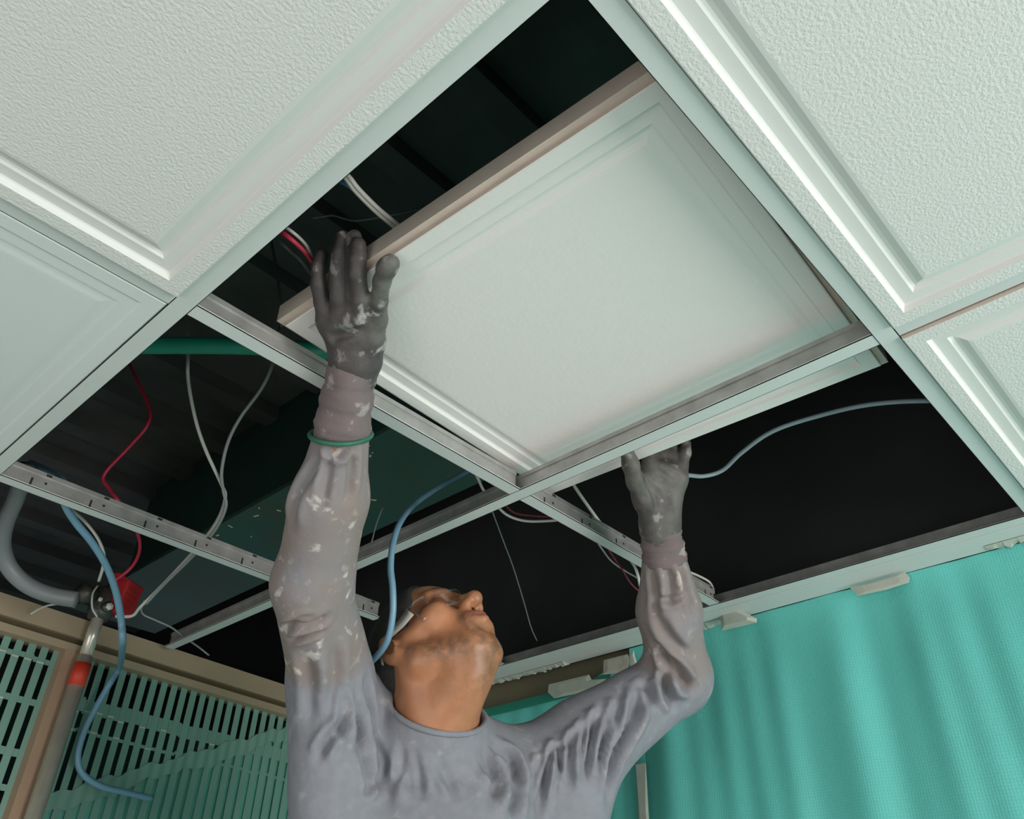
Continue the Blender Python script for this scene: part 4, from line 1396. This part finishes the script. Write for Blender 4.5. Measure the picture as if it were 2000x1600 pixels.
def cuff(name, a, b, r0, r1, parent, n=22, sides=28, seed=0, wob=0.0012):
    """knitted cuff: a tapered sleeve with uneven gathers"""
    r = np.random.RandomState(seed)
    a, b = Vector(a), Vector(b)
    ax = (b - a).normalized()
    u = ax.orthogonal().normalized()
    v = ax.cross(u)
    vs, fs = [], []
    ph = r.uniform(0, 6.28, 4)
    for i in range(n + 1):
        t = i / n
        rr = r0 + (r1 - r0) * t + wob * math.sin(t * 21 + ph[0]) + wob * 0.7 * math.sin(t * 47 + ph[1])
        for k in range(sides):
            an = 2 * math.pi * k / sides
            q = rr + wob * math.sin(3 * an + 5 * t + ph[2])
            vs.append(a.lerp(b, t) + (u * math.cos(an) + v * math.sin(an)) * q)
    for i in range(n):
        for k in range(sides):
            k2 = (k + 1) % sides
            fs.append((i * sides + k, i * sides + k2, (i + 1) * sides + k2, (i + 1) * sides + k))
    fs.append(tuple(range(sides))[::-1])
    fs.append(tuple(n * sides + k for k in range(sides)))
    o = MB().add(vs, fs, 0, True).build(name, 'cuff', parent)
    at = o.data.attributes.new('plaster', 'FLOAT', 'POINT')
    at.data.foreach_set('value', np.full(len(vs), 0.8, np.float32))
    return o


c_ = cuff('cuff', (0.1985,-0.0748,2.4080), (0.2463,-0.0041,2.3361), 0.0305, 0.0375, g, seed=1)
c_['label'] = 'mauve knitted cuff'
# green rubber band round the sleeve end
a, b_ = Vector((0.2155,-0.0573,2.3893)), Vector((0.2453,-0.0031,2.3361))
ax = (b_ - a).normalized()
u = ax.orthogonal().normalized()
v = ax.cross(u)
rg = [b_ + (u * math.cos(t) + v * math.sin(t)) * (0.0392 + 0.0008 * math.sin(3 * t)) - ax * 0.22 * 0.039 * (u * math.cos(t) + v * math.sin(t)).dot(Vector(LAT)) for t in [2 * math.pi * k / 36 for k in range(36)]]
o = MB().tube(rg, 0.0032, 10, closed=True).build('rubber_band', 'band')
tag(o, 'green rubber band round the near sleeve end', 'rubber band')

# left hand: gripping the far edge of the tile, thumb below it
lh_ = np.array((0.7372,-0.1758,2.4199))
F = hand_field(lh_, 0.125)
wr = (0.7897,-0.1394,2.3746)
th_ = [(0.7371,-0.1508,2.3960), (0.7013,-0.1584,2.4105), (0.6766,-0.1665,2.4263), (0.6641,-0.1706,2.4377)]
ix = [(0.7319,-0.1680,2.4350), (0.7238,-0.1718,2.4590), (0.7252,-0.1695,2.4897), (0.7315,-0.1657,2.5193)]
mi_ = [(0.7452,-0.1783,2.4400), (0.7423,-0.1831,2.4682), (0.7448,-0.1818,2.5024), (0.7519,-0.1779,2.5327)]
ri = [(0.7614,-0.1854,2.4407), (0.7607,-0.1919,2.4684), (0.7626,-0.1933,2.5022), (0.7670,-0.1914,2.5302)]
pi_ = [(0.7740,-0.1894,2.4351), (0.7711,-0.2024,2.4541), (0.7703,-0.2122,2.4746), (0.7719,-0.2154,2.4933)]
for c, rs in ((ix, (0.0135, 0.0118, 0.011, 0.010)), (mi_, (0.0135, 0.012, 0.0112, 0.010)), (ri, (0.013, 0.0115, 0.0105, 0.0095)), (pi_, (0.0125, 0.0105, 0.0095, 0.0085))):
    chain(F, c, rs)
chain(F, th_, (0.020, 0.0155, 0.0130, 0.0115), 0.008)
for a, b_ in ((ix, mi_), (mi_, ri), (ri, pi_)):
    F.cone(a[0], b_[0], 0.0150, 0.0145, 0.008)
for q in (ix, mi_, ri, pi_):
    F.cone(wr, q[0], 0.027, 0.0150, 0.016)
F.cone(th_[0], (0.7736,-0.1419,2.3795), 0.020, 0.022, 0.014)
F.cone(wr, (0.8144,-0.1234,2.3426), 0.029, 0.029, 0.01, flat='b')
# thenar and palm creases
F.cone((0.6951,-0.1768,2.4241), (0.7146,-0.1771,2.4046), 0.0045, 0.005, 0.008, True)
F.cone((0.7146,-0.1771,2.4046), (0.7419,-0.1675,2.3780), 0.005, 0.004, 0.008, True)
F.cone((0.7179,-0.1909,2.4387), (0.7572,-0.2049,2.4224), 0.004, 0.004, 0.008, True)
F.cone((0.6981,-0.1507,2.3840), (0.7173,-0.1637,2.3856), 0.0018, 0.0018, 0.005, True)
V, Q = F.mesh(1)
pl = np.full(len(V), 0.55)
g2 = np_mesh('glove', V, Q, 'glove', person, {'plaster': pl, 'worn': np.full(len(V), 0.55)})
g2['label'] = 'grey coated work glove on the far hand gripping the tile edge'
c_ = cuff('cuff', (0.7833,-0.1446,2.3825), (0.8300,-0.1157,2.3313), 0.0315, 0.0370, g2, seed=5)
c_['label'] = 'mauve knitted cuff'


# ---- trousers, shoes
def build_trousers():
    F = Field(np.arange(0.36, 0.98, 0.009), np.arange(-0.10, 0.50, 0.009), np.arange(H - 1.78, H - 0.80, 0.009))
    F.ell(tp(0, -0.02, -0.57), (0.172, 0.118, 0.13), TROT, 0.04)
    for sg in (-1, 1):
        hip, kn, an = tp(0.09 * sg, -0.02, -0.60), tp(0.105 * sg, 0.01, -0.99), tp(0.11 * sg, -0.03, -1.345)
        F.cone(hip, kn, 0.090, 0.070, 0.03)
        F.cone(kn, an, 0.070, 0.060, 0.02, flat='b')
    return F.mesh(2)


V, Q = build_trousers()
np_mesh('trousers', V, Q, 'trouser', person)
for sg in (-1, 1):
    an = tp(0.11 * sg, -0.03, -1.36)
    F = Field(*[np.arange(an[i] - (0.1 if i == 2 else 0.22), an[i] + (0.06 if i == 2 else 0.22), 0.006) for i in range(3)])
    F.cone(an + UPW * -0.005, an + UPW * -0.035 - FWD * 0.02, 0.044, 0.042, 0.02)
    F.cone(an + UPW * -0.036 - FWD * 0.02, an + UPW * -0.042 + FWD * 0.15, 0.040, 0.038, 0.03)
    F.half((0, 0, an[2] - 0.065), (0, 0, -1))
    V, Q = F.mesh(1)
    np_mesh('shoe', V, Q, 'shoe', person)

# safety glasses
gl = empty('safety_glasses', hp(0.09, 0, 0.01), 'clear safety glasses with grey side arms worn on the upturned face', 'glasses')
vs, fs = [], []
for i in range(17):
    a = -1.15 + 2.3 * i / 16
    for k in range(5):
        t = k / 4
        w = 0.070
        l = w * math.sin(a) / math.sin(1.15)
        fz = 0.104 - 0.050 * (1 - math.cos(a)) / (1 - math.cos(1.15))
        notch = 0.010 * math.exp(-(l / 0.012) ** 2)
        u0, u1 = -0.024 + notch * 1.6, 0.027
        vs.append(hp(fz + 0.003 * t + notch * 0.6, l, u0 + (u1 - u0) * t))
for i in range(16):
    for k in range(4):
        a = i * 5 + k
        fs.append((a, a + 5, a + 6, a + 1))
ln = MB().add(vs, fs, 0, True).build('lens', 'lens', gl)
sd = ln.modifiers.new('t', 'SOLIDIFY')
sd.thickness = 0.0018
for s in (-1, 1):
    tb = MB()
    pts = spline([hp(0.054, 0.0715 * s, 0.012), hp(0.030, 0.0755 * s, 0.014), hp(0.0, 0.0770 * s, 0.026), hp(-0.018, 0.0735 * s, 0.030), hp(-0.036, 0.071 * s, 0.012)], 6)
    n = len(pts)
    for i in range(n - 1):
        pass
    vs, fs = [], []
    for i, p in enumerate(pts):
        hgt = 0.0075 * (1 - i / (n - 1)) + 0.0035
        up = Vector(hu)
        ou = Vector(hl) * s
        vs += [p + up * hgt, p + up * hgt + ou * 0.0025, p - up * hgt + ou * 0.0025, p - up * hgt]
    for i in range(n - 1):
        for k in range(4):
            k2 = (k + 1) % 4
            fs.append((i * 4 + k, i * 4 + k2, i * 4 + 4 + k2, i * 4 + 4 + k))
    fs += [(3, 2, 1, 0), ((n - 1) * 4, (n - 1) * 4 + 1, (n - 1) * 4 + 2, (n - 1) * 4 + 3)]
    tb.add(vs, fs, 0, True)
    tb.build('temple', 'temple', gl)

# working platform under his feet
pz = mid_sh[2] - 1.36 - 0.065
pc = tp(0, 0.02, 0)
plat = empty('work_platform', (pc[0], pc[1], 0), 'low steel work platform under the worker', 'platform')
PM = Matrix.Translation((pc[0], pc[1], 0)) @ Matrix(((LAT[0], FWD[0], 0, 0), (LAT[1], FWD[1], 0, 0), (0, 0, 1, 0), (0, 0, 0, 1)))
MB().box((-0.40, -0.20, pz - 0.03), (0.40, 0.22, pz), mtx=PM).build('deck', 'plank', plat)
for sx in (-1, 1):
    for sy in (-1, 1):
        MB().tube([PM @ Vector((0.36 * sx, 0.01 + 0.17 * sy, 0)), PM @ Vector((0.36 * sx, 0.01 + 0.17 * sy, pz - 0.03))], 0.016, 10).build('leg', 'plank', plat)
    MB().tube([PM @ Vector((0.36 * sx, -0.16, 0.2)), PM @ Vector((0.36 * sx, 0.18, 0.2))], 0.010, 8).build('brace', 'plank', plat)
